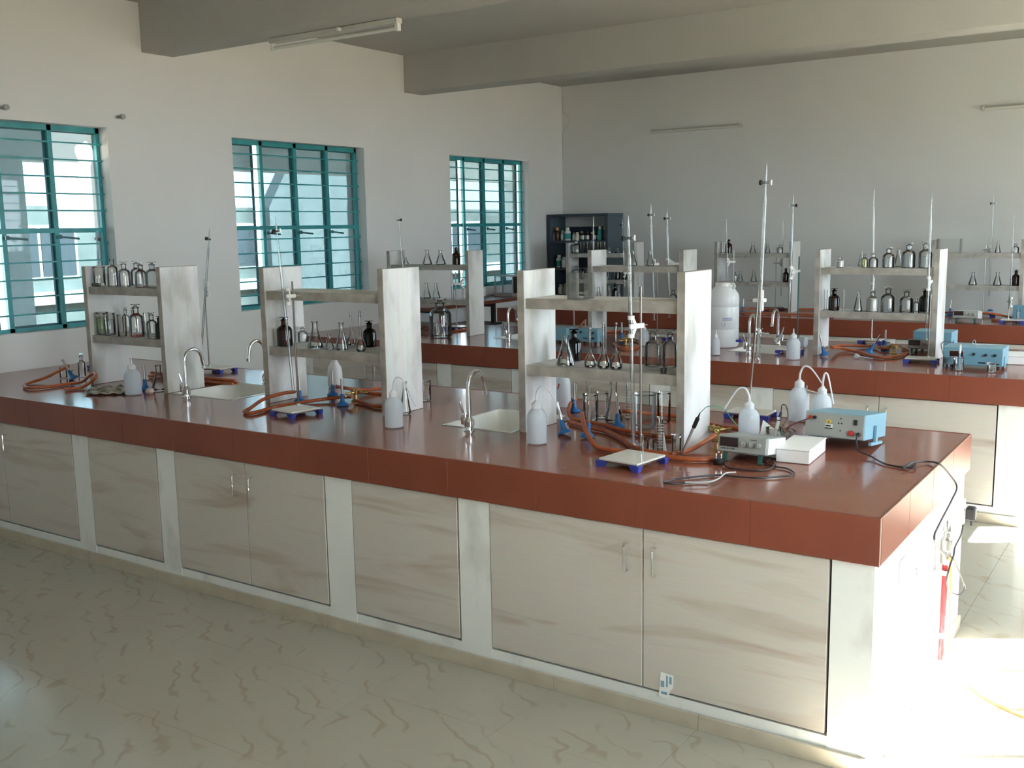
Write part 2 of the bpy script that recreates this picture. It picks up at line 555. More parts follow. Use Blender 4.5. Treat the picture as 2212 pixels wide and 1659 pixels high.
# ------------------------------------------------------------------ windows
def window(n, xw, out, y0, y1, label, ajar=(), glazed=True, broken=False, handles=True, WZ1=WZ1):
    """steel casement of four lights with horizontal grille bars; out = -1 / +1 is the direction outdoors"""
    w = sgroup('window_%d' % n)
    tag(w, label, 'window')
    xf = xw + out * (0.105 if glazed else 0.02)
    a, b = min(xf, xf + out * 0.035), max(xf, xf + out * 0.035)
    fw = 0.028
    B = lambda nm, *q, mat='teal', par=w: MB().box(*q).build(nm, mat, par, smooth=False)
    B('frame_head', a, y0, WZ1 - fw - 0.012, b, y1, WZ1)
    B('frame_sill', a, y0, WZ0, b, y1, WZ0 + fw)
    B('frame_jamb', a, y0, WZ0, b, y0 + fw, WZ1)
    B('frame_jamb', a, y1 - fw, WZ0, b, y1, WZ1)
    bw = (y1 - y0) / 4
    for k in (1, 2, 3):
        yc = y0 + bw * k
        B('mullion', a, yc - 0.017, WZ0, b, yc + 0.017, WZ1)
    zt = WZ0 + (WZ1 - WZ0) * 0.485
    B('transom', a + 0.004, y0, zt - 0.017, b - 0.004, y1, zt + 0.017)
    # eleven square grille bars in front of the frame
    xb = xw + out * (0.088 if glazed else 0.01)
    nb = 12
    for k in range(1, nb):
        zb = WZ0 + (WZ1 - WZ0) * k / nb
        if abs(zb - zt) < 0.03: continue
        B('grille_bar', xb - 0.005, y0 - 0.01, zb - 0.0055, xb + 0.005, y1 + 0.01, zb + 0.0055)
    if glazed:
        xs = xf + out * 0.03
        for k in range(4):
            p0 = y0 + bw * k + 0.017; p1 = y0 + bw * (k + 1) - 0.017
            if k in ajar: p1 -= 0.05
            s0, s1 = min(xs, xs + out * 0.02), max(xs, xs + out * 0.02)
            sm = MB()
            for q in ((p0, WZ0 + fw, p0 + 0.012, WZ1 - fw), (p1 - 0.012, WZ0 + fw, p1, WZ1 - fw), (p0, WZ0 + fw, p1, WZ0 + fw + 0.012), (p0, WZ1 - fw - 0.02, p1, WZ1 - fw)):
                sm.box(s0, q[0], q[1], s1, q[2], q[3])
            sash = sm.build('sash', 'tealdark', w, smooth=False)
            for (z0, z1) in ((WZ0 + fw + 0.01, zt - 0.01), (zt + 0.01, WZ1 - fw - 0.015)):
                xm = (s0 + s1) / 2
                if broken and k == 3 and z1 > zt + 0.1:
                    yc, zc = p1 - 0.085, z1 - 0.16
                    hole = [(yc + 0.075 * math.cos(t) * (1 + 0.18 * math.sin(3.1 * t)), zc + 0.10 * math.sin(t) * (1 + 0.15 * math.cos(5 * t))) for t in [2 * PI * q / 24 for q in range(24)]]
                    outer = []
                    for (hy, hz) in hole:
                        dy, dz = hy - yc, hz - zc
                        s = min((p1 - yc) / dy if dy > 1e-6 else (p0 - yc) / dy if dy < -1e-6 else 9e9, (z1 - zc) / dz if dz > 1e-6 else (z0 - zc) / dz if dz < -1e-6 else 9e9)
                        outer.append((yc + dy * s, zc + dz * s))
                    corners = [(p1, z1), (p0, z1), (p0, z0), (p1, z0)]
                    vs = [(xm, *q) for q in hole] + [(xm, *q) for q in outer]
                    fs = [(q, (q + 1) % 24, 24 + (q + 1) % 24, 24 + q) for q in range(24)]
                    for cy, cz in corners:   # fill the corner between the two neighbouring outer points
                        ang = math.atan2(cz - zc, cy - yc) % (2 * PI)
                        q = max((i for i in range(24) if math.atan2(outer[i][1] - zc, outer[i][0] - yc) % (2 * PI) <= ang), key=lambda i: math.atan2(outer[i][1] - zc, outer[i][0] - yc) % (2 * PI))
                        vs.append((xm, cy, cz))
                        fs.append((24 + q, 24 + (q + 1) % 24, len(vs) - 1))
                    MB().add(vs, fs).build('broken_pane', 'pane', sash, smooth=False)
                else:
                    MB().box(xm - 0.002, p0 + 0.008, z0, xm + 0.002, p1 - 0.008, z1).build('pane', 'pane', sash, smooth=False)
        if handles:
            for k in (1, 2, 3):
                yc = y0 + bw * k
                hx = xw + out * 0.07
                MB().box(hx - 0.006, yc - 0.012, zt - 0.06, hx + 0.006, yc + 0.012, zt - 0.03).add([(hx - 0.005, yc, zt - 0.038), (hx + 0.005, yc, zt - 0.038), (hx + 0.005, yc + 0.15, zt - 0.052), (hx - 0.005, yc + 0.15, zt - 0.052), (hx - 0.005, yc, zt - 0.052), (hx + 0.005, yc, zt - 0.052), (hx + 0.005, yc + 0.15, zt - 0.068), (hx - 0.005, yc + 0.15, zt - 0.068)], [(0, 1, 2, 3), (4, 7, 6, 5), (0, 3, 7, 4), (1, 5, 6, 2), (2, 6, 7, 3), (0, 4, 5, 1)]).build('stay_handle', 'tealdark', w, smooth=False)
    return w
window(1, XL, -1, *LEFTWIN[0], 'nearest teal barred window, its upper right pane broken', ajar=(1,), broken=True)
window(2, XL, -1, *LEFTWIN[1], 'middle teal barred window of the left wall', ajar=(0,))
window(3, XL, -1, *LEFTWIN[2], 'farthest teal barred window, next to the back corner', ajar=(0, 3))
for k, (a, b) in enumerate(RIGHTWIN):
    window(4 + k, XR, 1, a, b, 'open barred window of the right wall, %s from the viewpoint' % ORD[k + 1], glazed=False, handles=False, WZ1=2.70)

# ------------------------------------------------------------------ outdoors beyond the left windows
tag(struct('verandah_floor', MB().box(-8.15, -8, -0.2, XL - 0.24, 34, -0.02), 'extfloor'), 'concrete verandah floor outside the left windows', 'verandah')
tag(struct('verandah_roof', MB().box(-8.3, -8, 3.0, XL - 0.24, 34, 3.15).box(-8.15, -8, 2.47, -7.9, 34, 3.0), 'verandah'), 'grey verandah roof and edge beam outside the windows', 'verandah')
tag(struct('parapet', MB().box(-8.15, -8, -0.02, -8.0, 34, 0.42), 'extwhite'), 'low white parapet along the verandah edge', 'parapet')
for k, yc in enumerate((-1.2, 1.83, 6.55, 9.95, 14.5, 19.0)):
    tag(MB().box(-8.14, yc - 0.15, -0.02, -7.86, yc + 0.15, 2.47).build('verandah_column', 'verandah', smooth=False), 'square grey verandah column, %s from the near end' % ORD[k + 1], 'column', 'verandah columns')
gr = thing('verandah_rail', 'pale blue tubular rail between the verandah columns', 'railing', (-8.07, 0, 0))
for z in (0.62, 0.80, 0.98):
    MB().box(-0.018, -8, z - 0.018, 0.018, 34, z + 0.018).build('rail', 'extwhite', gr, smooth=False)
for k in range(22):
    MB().box(-0.022, -6 + k * 1.5, 0.42, 0.022, -5.955 + k * 1.5, 1.0).build('rail_post', 'extwhite', gr, smooth=False)
ow = thing('opposite_wing', 'grey building wing with dark windows across the yard', 'building', (-26, 14, -4))
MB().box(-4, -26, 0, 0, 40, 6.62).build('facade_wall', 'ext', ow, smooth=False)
for k in range(15):
    y = -22 + k * 4.0
    fwin = MB().box(-0.02, y, 4.6, 0.03, y + 2.3, 6.1).build('facade_window', 'extwhite', ow, smooth=False)
    for j in (0, 1):
        MB().box(0.02, y + 0.08 + j * 1.12, 4.68, 0.05, y + 1.10 + j * 1.12, 6.02).build('facade_pane', 'extdark', fwin, smooth=False)
MB().box(-0.1, -26, 3.9, 0.25, 40, 4.25).build('floor_band', 'extwhite', ow, smooth=False)
sw = thing('stair_block', 'pale weathered stair block with a sloping top beyond the middle window', 'building', (-15, 11.6, -4))
pr = [(-0.12, 0), (5.2, 0), (5.2, 8.4), (1.33, 8.4), (-0.12, 6.3)]
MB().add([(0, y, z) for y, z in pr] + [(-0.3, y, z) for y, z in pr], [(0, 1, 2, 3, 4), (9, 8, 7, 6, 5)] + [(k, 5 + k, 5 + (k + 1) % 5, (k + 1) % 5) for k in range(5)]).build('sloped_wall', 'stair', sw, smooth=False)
MB().box(0, 2.2, 5.4, 0.05, 3.2, 6.4).build('recess_shade', 'ext', sw, smooth=False)  # raised slab, its darker colour painted in for the shade of a recess
tag(struct('ground', MB().box(-90, -80, -4.3, 90, 100, -4.0), 'ground'), 'dusty yard ground far below the windows', 'ground')

# ================================================================== benches
BX1 = 0.0
BAYS = [(-0.155, -1.525, 2), (-1.68, -2.27, 1), (-2.43, -3.48, 2), (-3.62, -4.21, 1), (-4.355, -5.76, 2)]
SINKS = [(-4.17, -3.66), (-2.18, -1.78)]

def slab_holes(x0, x1, y0, y1, z0, z1, holes):
    mb = MB()
    xs = sorted({x0, x1, *[h[0] for h in holes], *[h[1] for h in holes]})
    ys = sorted({y0, y1, *[h[2] for h in holes], *[h[3] for h in holes]})
    cell = {}
    for i in range(len(xs) - 1):
        for j in range(len(ys) - 1):
            cx, cy = (xs[i] + xs[i + 1]) / 2, (ys[j] + ys[j + 1]) / 2
            cell[i, j] = not any(h[0] < cx < h[1] and h[2] < cy < h[3] for h in holes)
    for (i, j), s in cell.items():
        if not s: continue
        a, b, c, d = xs[i], xs[i + 1], ys[j], ys[j + 1]
        mb.add([(a, c, z1), (b, c, z1), (b, d, z1), (a, d, z1)], [(0, 1, 2, 3)])
        mb.add([(a, c, z0), (b, c, z0), (b, d, z0), (a, d, z0)], [(3, 2, 1, 0)])
        for di, dj, e in ((-1, 0, ((a, d), (a, c))), (1, 0, ((b, c), (b, d))), (0, -1, ((a, c), (b, c))), (0, 1, ((b, d), (a, d)))):
            if not cell.get((i + di, j + dj), False):
                (px, py), (qx, qy) = e
                mb.add([(px, py, z0), (qx, qy, z0), (qx, qy, z1), (px, py, z1)], [(0, 1, 2, 3)])
    return mb

def handle_part(par, x, y, z0=0.548, z1=0.652):
    pts = [(x, y, z0), (x, y - 0.024, z0), (x, y - 0.030, z0 + 0.006), (x, y - 0.030, z1 - 0.006), (x, y - 0.024, z1), (x, y, z1)]
    return MB().tube(pts, 0.0046, 8).build('handle', 'chrome', par)

def bench(y0, depth, which, sinks):
    y1 = y0 + depth
    wt = thing('worktop', 'glossy red brown worktop of the %s bench' % which, 'worktop', (0, 0, 0), group='laboratory worktops')
    holes = [(a, b, y0 + 0.56, y0 + 1.05) for a, b in sinks]
    slab_holes(XL + 0.001, BX1 - 0.012, y0 + 0.012, y1 - 0.012, 0.73, TOP, holes).build('top', 'top', wt, smooth=False)
    n = 14; w = (BX1 - XL) / n
    for k in range(n):
        MB().box(XL + k * w + 0.0004, y0, 0.723, XL + (k + 1) * w - 0.0004, y0 + 0.0125, TOP + 0.001, 0.0006).build('edge_tile', 'edge', wt, smooth=False)
        MB().box(XL + k * w + 0.0008, y1 - 0.0125, 0.723, XL + (k + 1) * w - 0.0008, y1, TOP + 0.001).build('edge_tile', 'edge', wt, smooth=False)
    m = max(1, round(depth / 0.42)); w = (depth - 0.025) / m
    for k in range(m):
        MB().box(BX1 - 0.0125, y0 + 0.0125 + k * w + 0.0008, 0.723, BX1, y0 + 0.0125 + (k + 1) * w - 0.0008, TOP + 0.001, 0.0015).build('edge_tile', 'edge', wt, smooth=False)
    MB().box(BX1 - 0.0022, y0 - 0.0006, 0.723, BX1 + 0.0006, y0 + 0.0022, TOP + 0.0014).box(BX1 - 0.0026, y0 + 0.0022, TOP + 0.0008, BX1 + 0.0006, y1, TOP + 0.0016).build('edge_strip', 'palestrip', wt, smooth=False)
    bb = thing('masonry_bench', 'whitewashed masonry base and pillars of the %s bench' % which, 'bench', (0, 0, 0), group='masonry bench bases')
    yf = y0 + 0.02
    edges = [(-0.018, BAYS[0][0])] + [(BAYS[k][1], BAYS[k + 1][0]) for k in range(4)] + [(BAYS[4][1], XL + 0.0)]
    for (a, b) in edges:
        MB().box(max(b, XL + 0.002), yf, 0.0, a, y1 - 0.02, 0.724).build('pillar', 'plaster', bb, smooth=False)
    for (a, b, k) in BAYS:
        MB().box(b, yf + 0.004, 0.0, a, y1 - 0.02, 0.098).build('plinth', 'plaster', bb, smooth=False)
        MB().box(b, y1 - 0.06, 0.098, a, y1 - 0.02, 0.724).build('light_block_board', 'wood', bb, smooth=False)  # unseen board across the bay's back, added to block light
    sk = 0.0; xx = -0.002
    while xx > XL + 0.02:
        x2 = max(XL + 0.002, xx - 0.61)
        MB().box(x2 + 0.001, yf - 0.014, 0.0, xx - 0.001, yf, 0.058, 0.001).build('skirting_tile', 'skirt', bb, smooth=False)
        xx = x2
    yy = yf
    while yy < y1 - 0.05:
        y2 = min(y1 - 0.02, yy + 0.61)
        MB().box(-0.018, yy + 0.001, 0.0, -0.004, y2 - 0.001, 0.058, 0.001).build('skirting_tile', 'skirt', bb, smooth=False)
        yy = y2
    names = ['at the right end', 'under the right sink', 'in the middle', 'under the left sink', 'at the left end']
    for q, (a, b, k) in enumerate(BAYS):
        lab = ('pale wood double door cabinet %s of the %s bench' if k == 2 else 'pale wood blank panel %s of the %s bench') % (names[q], which)
        cb = thing('bench_cabinet' if k == 2 else 'service_panel', lab, 'cabinet' if k == 2 else 'panel', (0, 0, 0), group='bench cabinets' if k == 2 else 'service panels')
        MB().box(b + 0.002, yf + 0.03, 0.099, a - 0.002, yf + 0.06, 0.722).build('shade_board', 'black', cb, smooth=False)  # black board standing in for the dark inside, seen through the door gaps
        g = 0.009
        if k == 2:
            mid = (a + b) / 2
            for s, (p, r) in enumerate(((b + 0.003, mid - 0.002), (mid + 0.002, a - g))):
                d = MB().box(p, yf - 0.002, 0.108, r, yf + 0.018, 0.716, 0.0015).build('door', 'wood', cb, smooth=False)
                handle_part(d, mid + (-0.062 if s == 0 else 0.052), yf - 0.002)
        else:
            MB().box(b + 0.003, yf - 0.001, 0.108, a - g, yf + 0.018, 0.716, 0.0015).build('panel_board', 'wood', cb, smooth=False)
    for q, (a, b) in enumerate(sinks):
        s = thing('sink', 'white ceramic sink set in the %s of the %s bench worktop' % (('left half', 'right half')[q], which), 'sink', ((a + b) / 2, y0 + 0.805, TOP), group='bench sinks')
        hx, hy = (b - a) / 2 - 0.001, 0.244
        rings = []
        def ring(ax, ay, z, r):
            out = []
            for (sx, sy, a0) in ((1, 1, 0), (-1, 1, 90), (-1, -1, 180), (1, -1, 270)):
                for t in range(5):
                    an = R(a0 + t * 22.5)
                    out.append((sx * (ax - r) + r * math.cos(an), sy * (ay - r) + r * math.sin(an), z))
            return out
        for ax, ay, z, r in ((hx, hy, -0.16, .03), (hx, hy, 0.003, .004), (hx - 0.012, hy - 0.012, 0.003, .02), (hx - 0.02, hy - 0.02, -0.01, .04), (hx - 0.045, hy - 0.045, -0.13, .06), (hx - 0.09, hy - 0.09, -0.148, .06), (0.03, 0.03, -0.152, .029)):
            rings.append(ring(ax, ay, z, r))
        vs = [p for g_ in rings for p in g_]; fs = []
        for k in range(len(rings) - 1):
            for j in range(20):
                fs.append((k * 20 + j, k * 20 + (j + 1) % 20, (k + 1) * 20 + (j + 1) % 20, (k + 1) * 20 + j))
        fs.append(tuple((len(rings) - 1) * 20 + j for j in range(20)))
        MB().add(vs, fs).build('basin', 'ceramic', s)
        MB().lathe([(0.0, -0.148), (0.026, -0.148), (0.028, -0.151)], 16).build('drain', 'chrome', s)

bench(0.0, 1.52, 'front', SINKS)
bench(3.28, 1.52, 'middle', [(-4.17, -3.66), (-2.07, -1.69)])
bench(6.56, 1.06, 'back', [])

# ------------------------------------------------------------------ bottle racks
def rack(x0, x1, y0, y1, where):
    r = thing('bottle_rack', 'white two shelf bottle rack, %s' % where, 'rack', ((x0 + x1) / 2, (y0 + y1) / 2, TOP + 0.0012), group='bench bottle racks')
    hx, hy = (x1 - x0) / 2, (y1 - y0) / 2
    H = 1.615 - TOP
    for s in (-1, 1):
        a, b = (-hx, -hx + 0.034) if s < 0 else (hx - 0.034, hx)
        p = MB().box(a, -hy + 0.003, 0.0, b, hy, H - 0.002, 0.001).build('side_panel', 'rack', r, smooth=False)
        MB().box(a, -hy, 0.0, b, -hy + 0.003, H).box(a, -hy + 0.003, H - 0.002, b, hy, H).build('raw_edge', 'rackedge', p, smooth=False)
    for z in (1.49, 1.19):
        s = MB().box(-hx + 0.034, -hy + 0.022, z - TOP - 0.045, hx - 0.034, hy - 0.015, z - TOP).build('shelf', 'rack', r, smooth=False)
        MB().box(-hx + 0.034, -hy + 0.015, z - TOP - 0.046, hx - 0.034, -hy + 0.022, z - TOP - 0.001).build('front_edge', 'rackedge', s, smooth=False)
    return r
S1, S2 = 1.49, 1.19
RACKS = dict(
    A=(-4.945, -4.195, 0.55, 0.82, 'leftmost on the front bench', 'left rack, front bench'),
    B=(-3.425, -2.550, 0.60, 0.885, 'in the middle of the front bench', 'middle rack, front bench'),
    C=(-1.758, -0.945, 0.60, 0.87, 'rightmost on the front bench', 'right rack, front bench'),
    D=(-5.355, -4.440, 3.88, 4.10, 'leftmost on the middle bench', 'left rack, middle bench'),
    E=(-3.275, -2.450, 3.90, 4.15, 'in the middle of the middle bench', 'middle rack, middle bench'),
    F=(-1.455, -0.640, 3.90, 4.15, 'rightmost on the middle bench', 'right rack, middle bench'),
    G=(-5.425, -4.530, 7.16, 7.40, 'leftmost on the back bench', 'left rack, back bench'),
    H=(-3.570, -2.715, 7.16, 7.40, 'in the middle of the back bench', 'middle rack, back bench'),
    I=(-1.370, -0.560, 7.16, 7.40, 'rightmost on the back bench', 'right rack, back bench'),
)
for q in RACKS.values():
    rack(*q[:5])

# ================================================================== builders of laboratory things
def bottle_profile(h, r, neck=0.25, nr=0.40, lip=0.54):
    zb = h * (1 - neck)
    return [(0.0, 0.002), (r * 0.90, 0.002), (r, r * 0.12), (r, zb - r * 0.55), (r * 0.93, zb - r * 0.28), (r * 0.72, zb - r * 0.06), (r * (nr + 0.10), zb + r * 0.06),
            (r * nr, zb + h * neck * 0.22), (r * nr, h * 0.945), (r * lip, h * 0.985), (r * lip, h), (r * (nr - 0.04), h)]

def reagent_bottle(loc, label, glassmat='clear', stopper=True, liquid=None, level=0.45, group='reagent bottles on the racks', rot=None, name='reagent_bottle', neck=0.25, cap=None, labelmat=None):
    x, y, z, h, r = loc
    r *= 1.06
    t = thing(name, label, 'bottle', (x, y, z), group=group, rot=rot)
    hb = h * (0.91 if stopper else 1.0)
    MB().lathe(bottle_profile(hb, r, neck), 22).build('body', glassmat, t)
    if stopper:
        MB().lathe([(0.0, hb - h * 0.04), (r * 0.28, hb - h * 0.04), (r * 0.32, hb + 0.001), (r * 0.17, hb + h * 0.035), (r * 0.20, h * 0.965), (r * 0.62, h * 0.975), (r * 0.62, h * 0.995), (r * 0.5, h), (0.0, h)], 18).build('stopper', glassmat if glassmat not in ('amber',) else 'darkamber', t)
    if liquid:
        MB().lathe([(0.0, 0.006), (r * 0.92, 0.006), (r * 0.94, r * 0.15), (r * 0.94, h * level), (0.0, h * level)], 20).build('contents', liquid, t)
    if labelmat:
        MB().lathe([(r + 0.0008, hb * 0.2), (r + 0.0008, hb * 0.5)], 22).build('label_band', labelmat, t)
    if cap:
        MB().lathe([(0.0, h * 1.02), (r * 0.46, h * 1.02), (r * 0.48, h * 0.93), (r * 0.42, h * 0.93)], 16).build('cap', cap, t)
    return t

def conical_flask(loc, label, group='conical flasks', liquid=None, name='conical_flask'):
    x, y, z, h, r = loc
    t = thing(name, label, 'flask', (x, y, z), group=group)
    MB().lathe([(0.0, 0.002), (r * 0.88, 0.002), (r, h * 0.05), (r * 0.98, h * 0.10), (r * 0.40, h * 0.70), (r * 0.34, h * 0.77), (r * 0.34, h * 0.955), (r * 0.44, h * 0.985), (r * 0.44, h), (r * 0.33, h * 0.995)], 24).build('body', 'clear', t)
    if liquid:
        MB().lathe([(0.0, 0.006), (r * 0.85, 0.006), (r * 0.95, h * 0.05), (r * 0.93, h * 0.10), (r * 0.72, h * 0.30), (0.0, h * 0.30)], 20).build('contents', liquid, t)
    return t

def volumetric_flask(loc, label, group='volumetric flasks'):
    x, y, z, h, r = loc
    t = thing('volumetric_flask', label, 'flask', (x, y, z), group=group)
    MB().lathe([(0.0, 0.003), (r * 0.7, 0.002), (r * 0.95, h * 0.045), (r, h * 0.10), (r * 0.9, h * 0.19), (r * 0.55, h * 0.30), (r * 0.26, h * 0.39), (r * 0.20, h * 0.46), (r * 0.20, h * 0.84), (r * 0.28, h * 0.87), (r * 0.28, h * 0.885), (r * 0.2, h * 0.885)], 22).build('body', 'clear', t)
    MB().lathe([(0.0, h * 0.80), (r * 0.16, h * 0.80), (r * 0.21, h * 0.89), (r * 0.14, h * 0.91), (r * 0.16, h * 0.93), (r * 0.28, h * 0.955), (r * 0.25, h * 0.985), (0.0, h)], 16).build('stopper', 'clear', t)
    return t

def beaker(loc, label, group='beakers', mat='clear', liquid=None, level=0.4):
    x, y, z, h, r = loc
    t = thing('beaker', label, 'beaker', (x, y, z), group=group)
    MB().lathe([(0.0, 0.002), (r * 0.90, 0.002), (r, h * 0.05), (r, h * 0.95), (r * 1.07, h), (r * 1.05, h * 1.005), (r * 0.985, h * 0.96)], 24).build('body', mat, t)
    if liquid:
        MB().lathe([(0.0, 0.005), (r * 0.9, 0.005), (r * 0.96, h * 0.06), (r * 0.96, h * level), (0.0, h * level)], 20).build('contents', liquid, t)
    return t

def cylinder_glass(loc, label, group='measuring cylinders', foot=1.7):
    x, y, z, h, r = loc
    t = thing('measuring_cylinder', label, 'cylinder', (x, y, z), group=group)
    MB().lathe([(0.0, 0.001), (r * foot, 0.001), (r * foot, 0.006), (r, 0.012), (r, h * 0.97), (r * 1.12, h), (r * 0.95, h)], 18).build('tube', 'clear', t)
    g = MB()
    for k in range(1, 10):
        zz = 0.02 + (h - 0.04) * k / 10
        g.lathe([(r * 1.01, zz), (r * 1.02, zz + 0.0006), (r * 1.01, zz + 0.0012)], 14)
    g.build('graduation', 'white', t, kind='stuff')
    return t

def wash_bottle(loc, label, ang=0.0, tilt=None, reach=1.0, mat='hdpe', group='wash bottles', stub=False, rot=None, drop=0.30):
    """loc = x, y, z, height to the shoulder cap, radius; spout bends over towards ang"""
    x, y, z, h, r = loc
    t = thing('wash_bottle', label, 'wash bottle', (x, y, z), rotz=ang, group=group, rot=rot)
    MB().lathe([(0.0, 0.002), (r * 0.9, 0.002), (r, r * 0.12), (r, h * 0.58), (r * 0.97, h * 0.66), (r * 0.80, h * 0.76), (r * 0.50, h * 0.835), (r * 0.44, h * 0.85)], 24).build('body', mat, t)
    MB().lathe([(r * 0.46, h * 0.84), (r * 0.48, h * 0.85), (r * 0.48, h * 0.955), (r * 0.40, h * 0.97), (r * 0.16, h * 1.03), (0.0, h * 1.04)], 20).build('cap', 'whiteplastic', t)
    if stub:
        MB().tube([(0, 0, h * 0.98), (0, 0, h * 1.22)], 0.004, 8, rad=[0.007, 0.0022]).build('nozzle', 'whiteplastic', t)
    else:
        a = h * 0.30 * reach
        pts = spline([(0, 0, h * 0.98), (0.002, 0, h * 1.18), (a * 0.35, 0, h * 1.36), (a * 0.85, 0, h * 1.34), (a * 1.35, 0, h * (1.34 - drop * 0.5)), (a * 2.1, 0, h * (1.34 - drop * 1.5))], 6)
        n = len(pts)
        MB().tube(pts, 0.004, 8, rad=[0.0056 - 0.0026 * i / n for i in range(n)]).build('spout', 'whiteplastic', t)
    return t

def bunsen(loc, label, rot=(0, 0, 0), h=0.145):
    x, y, z = loc
    t = thing('bunsen_burner', label, 'burner', (x, y, z), group='bunsen burners', rot=rot)
    s = h / 0.145
    MB().lathe([(0.0, 0.001), (0.031 * s, 0.001), (0.032 * s, 0.006), (0.028 * s, 0.012 * s), (0.016 * s, 0.020 * s), (0.012 * s, 0.030 * s), (0.0105 * s, 0.060 * s), (0.0075 * s, 0.064 * s), (0.0, 0.064 * s)], 20).build('base', 'blueburner', t)
    MB().lathe([(0.0065 * s, 0.062 * s), (0.0065 * s, h * 0.97), (0.0075 * s, h * 0.975), (0.0075 * s, h), (0.0055 * s, h), (0.0055 * s, h * 0.9)], 14).build('barrel', 'steel', t)
    MB().tube([(0.008 * s, 0, 0.052 * s), (0.034 * s, 0, 0.054 * s)], 0.0042 * s, 8).build('gas_inlet', 'brass', t)
    return t

def hose(pts, label, r=0.0095, mat='rubber', name='rubber_hose', cat='hose', k=8, group='orange rubber hoses'):
    sp = spline(pts, k)
    for p in sp:   # lies on the worktop, never sinks into it
        if p.x < -0.005 and 0.8 < p.z < TOP + r + 0.0012: p.z = TOP + r + 0.0012
    o = MB().tube(sp, r, 10).build(name, mat)
    return tag(o, label, cat, group)

def burette(p0, p1, label, r=0.0068, dir_=1, valve=0.905, tap=True, group='burettes'):
    """graduated tube from its open foot p0 to the jet at the top p1, stopcock near the jet (mounted upside down)"""
    p0 = Vector(p0); p1 = Vector(p1)
    d = p1 - p0; L = d.length
    zv_ = d.normalized(); yv = zv_.cross(Vector((1, 0, 0))).normalized(); xv = yv.cross(zv_)
    t = thing('burette', label, 'burette', p0, group=group, rot=Matrix((xv, yv, zv_)).transposed().to_euler())
    zt = L * (valve - 0.03)
    MB().lathe([(r * 1.35, 0.0), (r * 1.05, 0.004), (r, 0.012), (r, zt * 0.93), (r * 0.55, zt * 0.97), (r * 0.5, zt)], 14).build('tube', 'burglass', t)
    zv = L * valve
    if not tap:
        MB().lathe([(r * 0.5, zt), (r * 0.5, L * 0.985), (r * 0.25, L), (0.0, L)], 12).build('jet', 'burglass', t)
        return t
    q = Matrix.Rotation(R(90), 3, 'Y')
    vb = MB().lathe([(0.0, -0.018), (0.0052, -0.018), (0.0052, 0.018), (0.0, 0.018)], 12, (0, 0, zv), q).build('stopcock', 'burglass', t)
    MB().lathe([(0.0, 0.016), (0.0115, 0.018), (0.0115, 0.028), (0.0, 0.029)], 14, (0, 0, zv), Matrix.Rotation(R(90 if dir_ > 0 else -90), 3, 'Y')).build('valve_key', 'black', vb)
    MB().obox((-0.026 * dir_, 0, zv), (0.004, 0.008, 0.022)).build('valve_plug', 'whitehard', vb)
    MB().lathe([(r * 0.5, zv - L * 0.03), (r * 0.62, zv + 0.006), (r * 0.62, zv + L * 0.04), (r * 0.18, L), (0.0, L)], 12).build('jet', 'burglass', t)
    return t

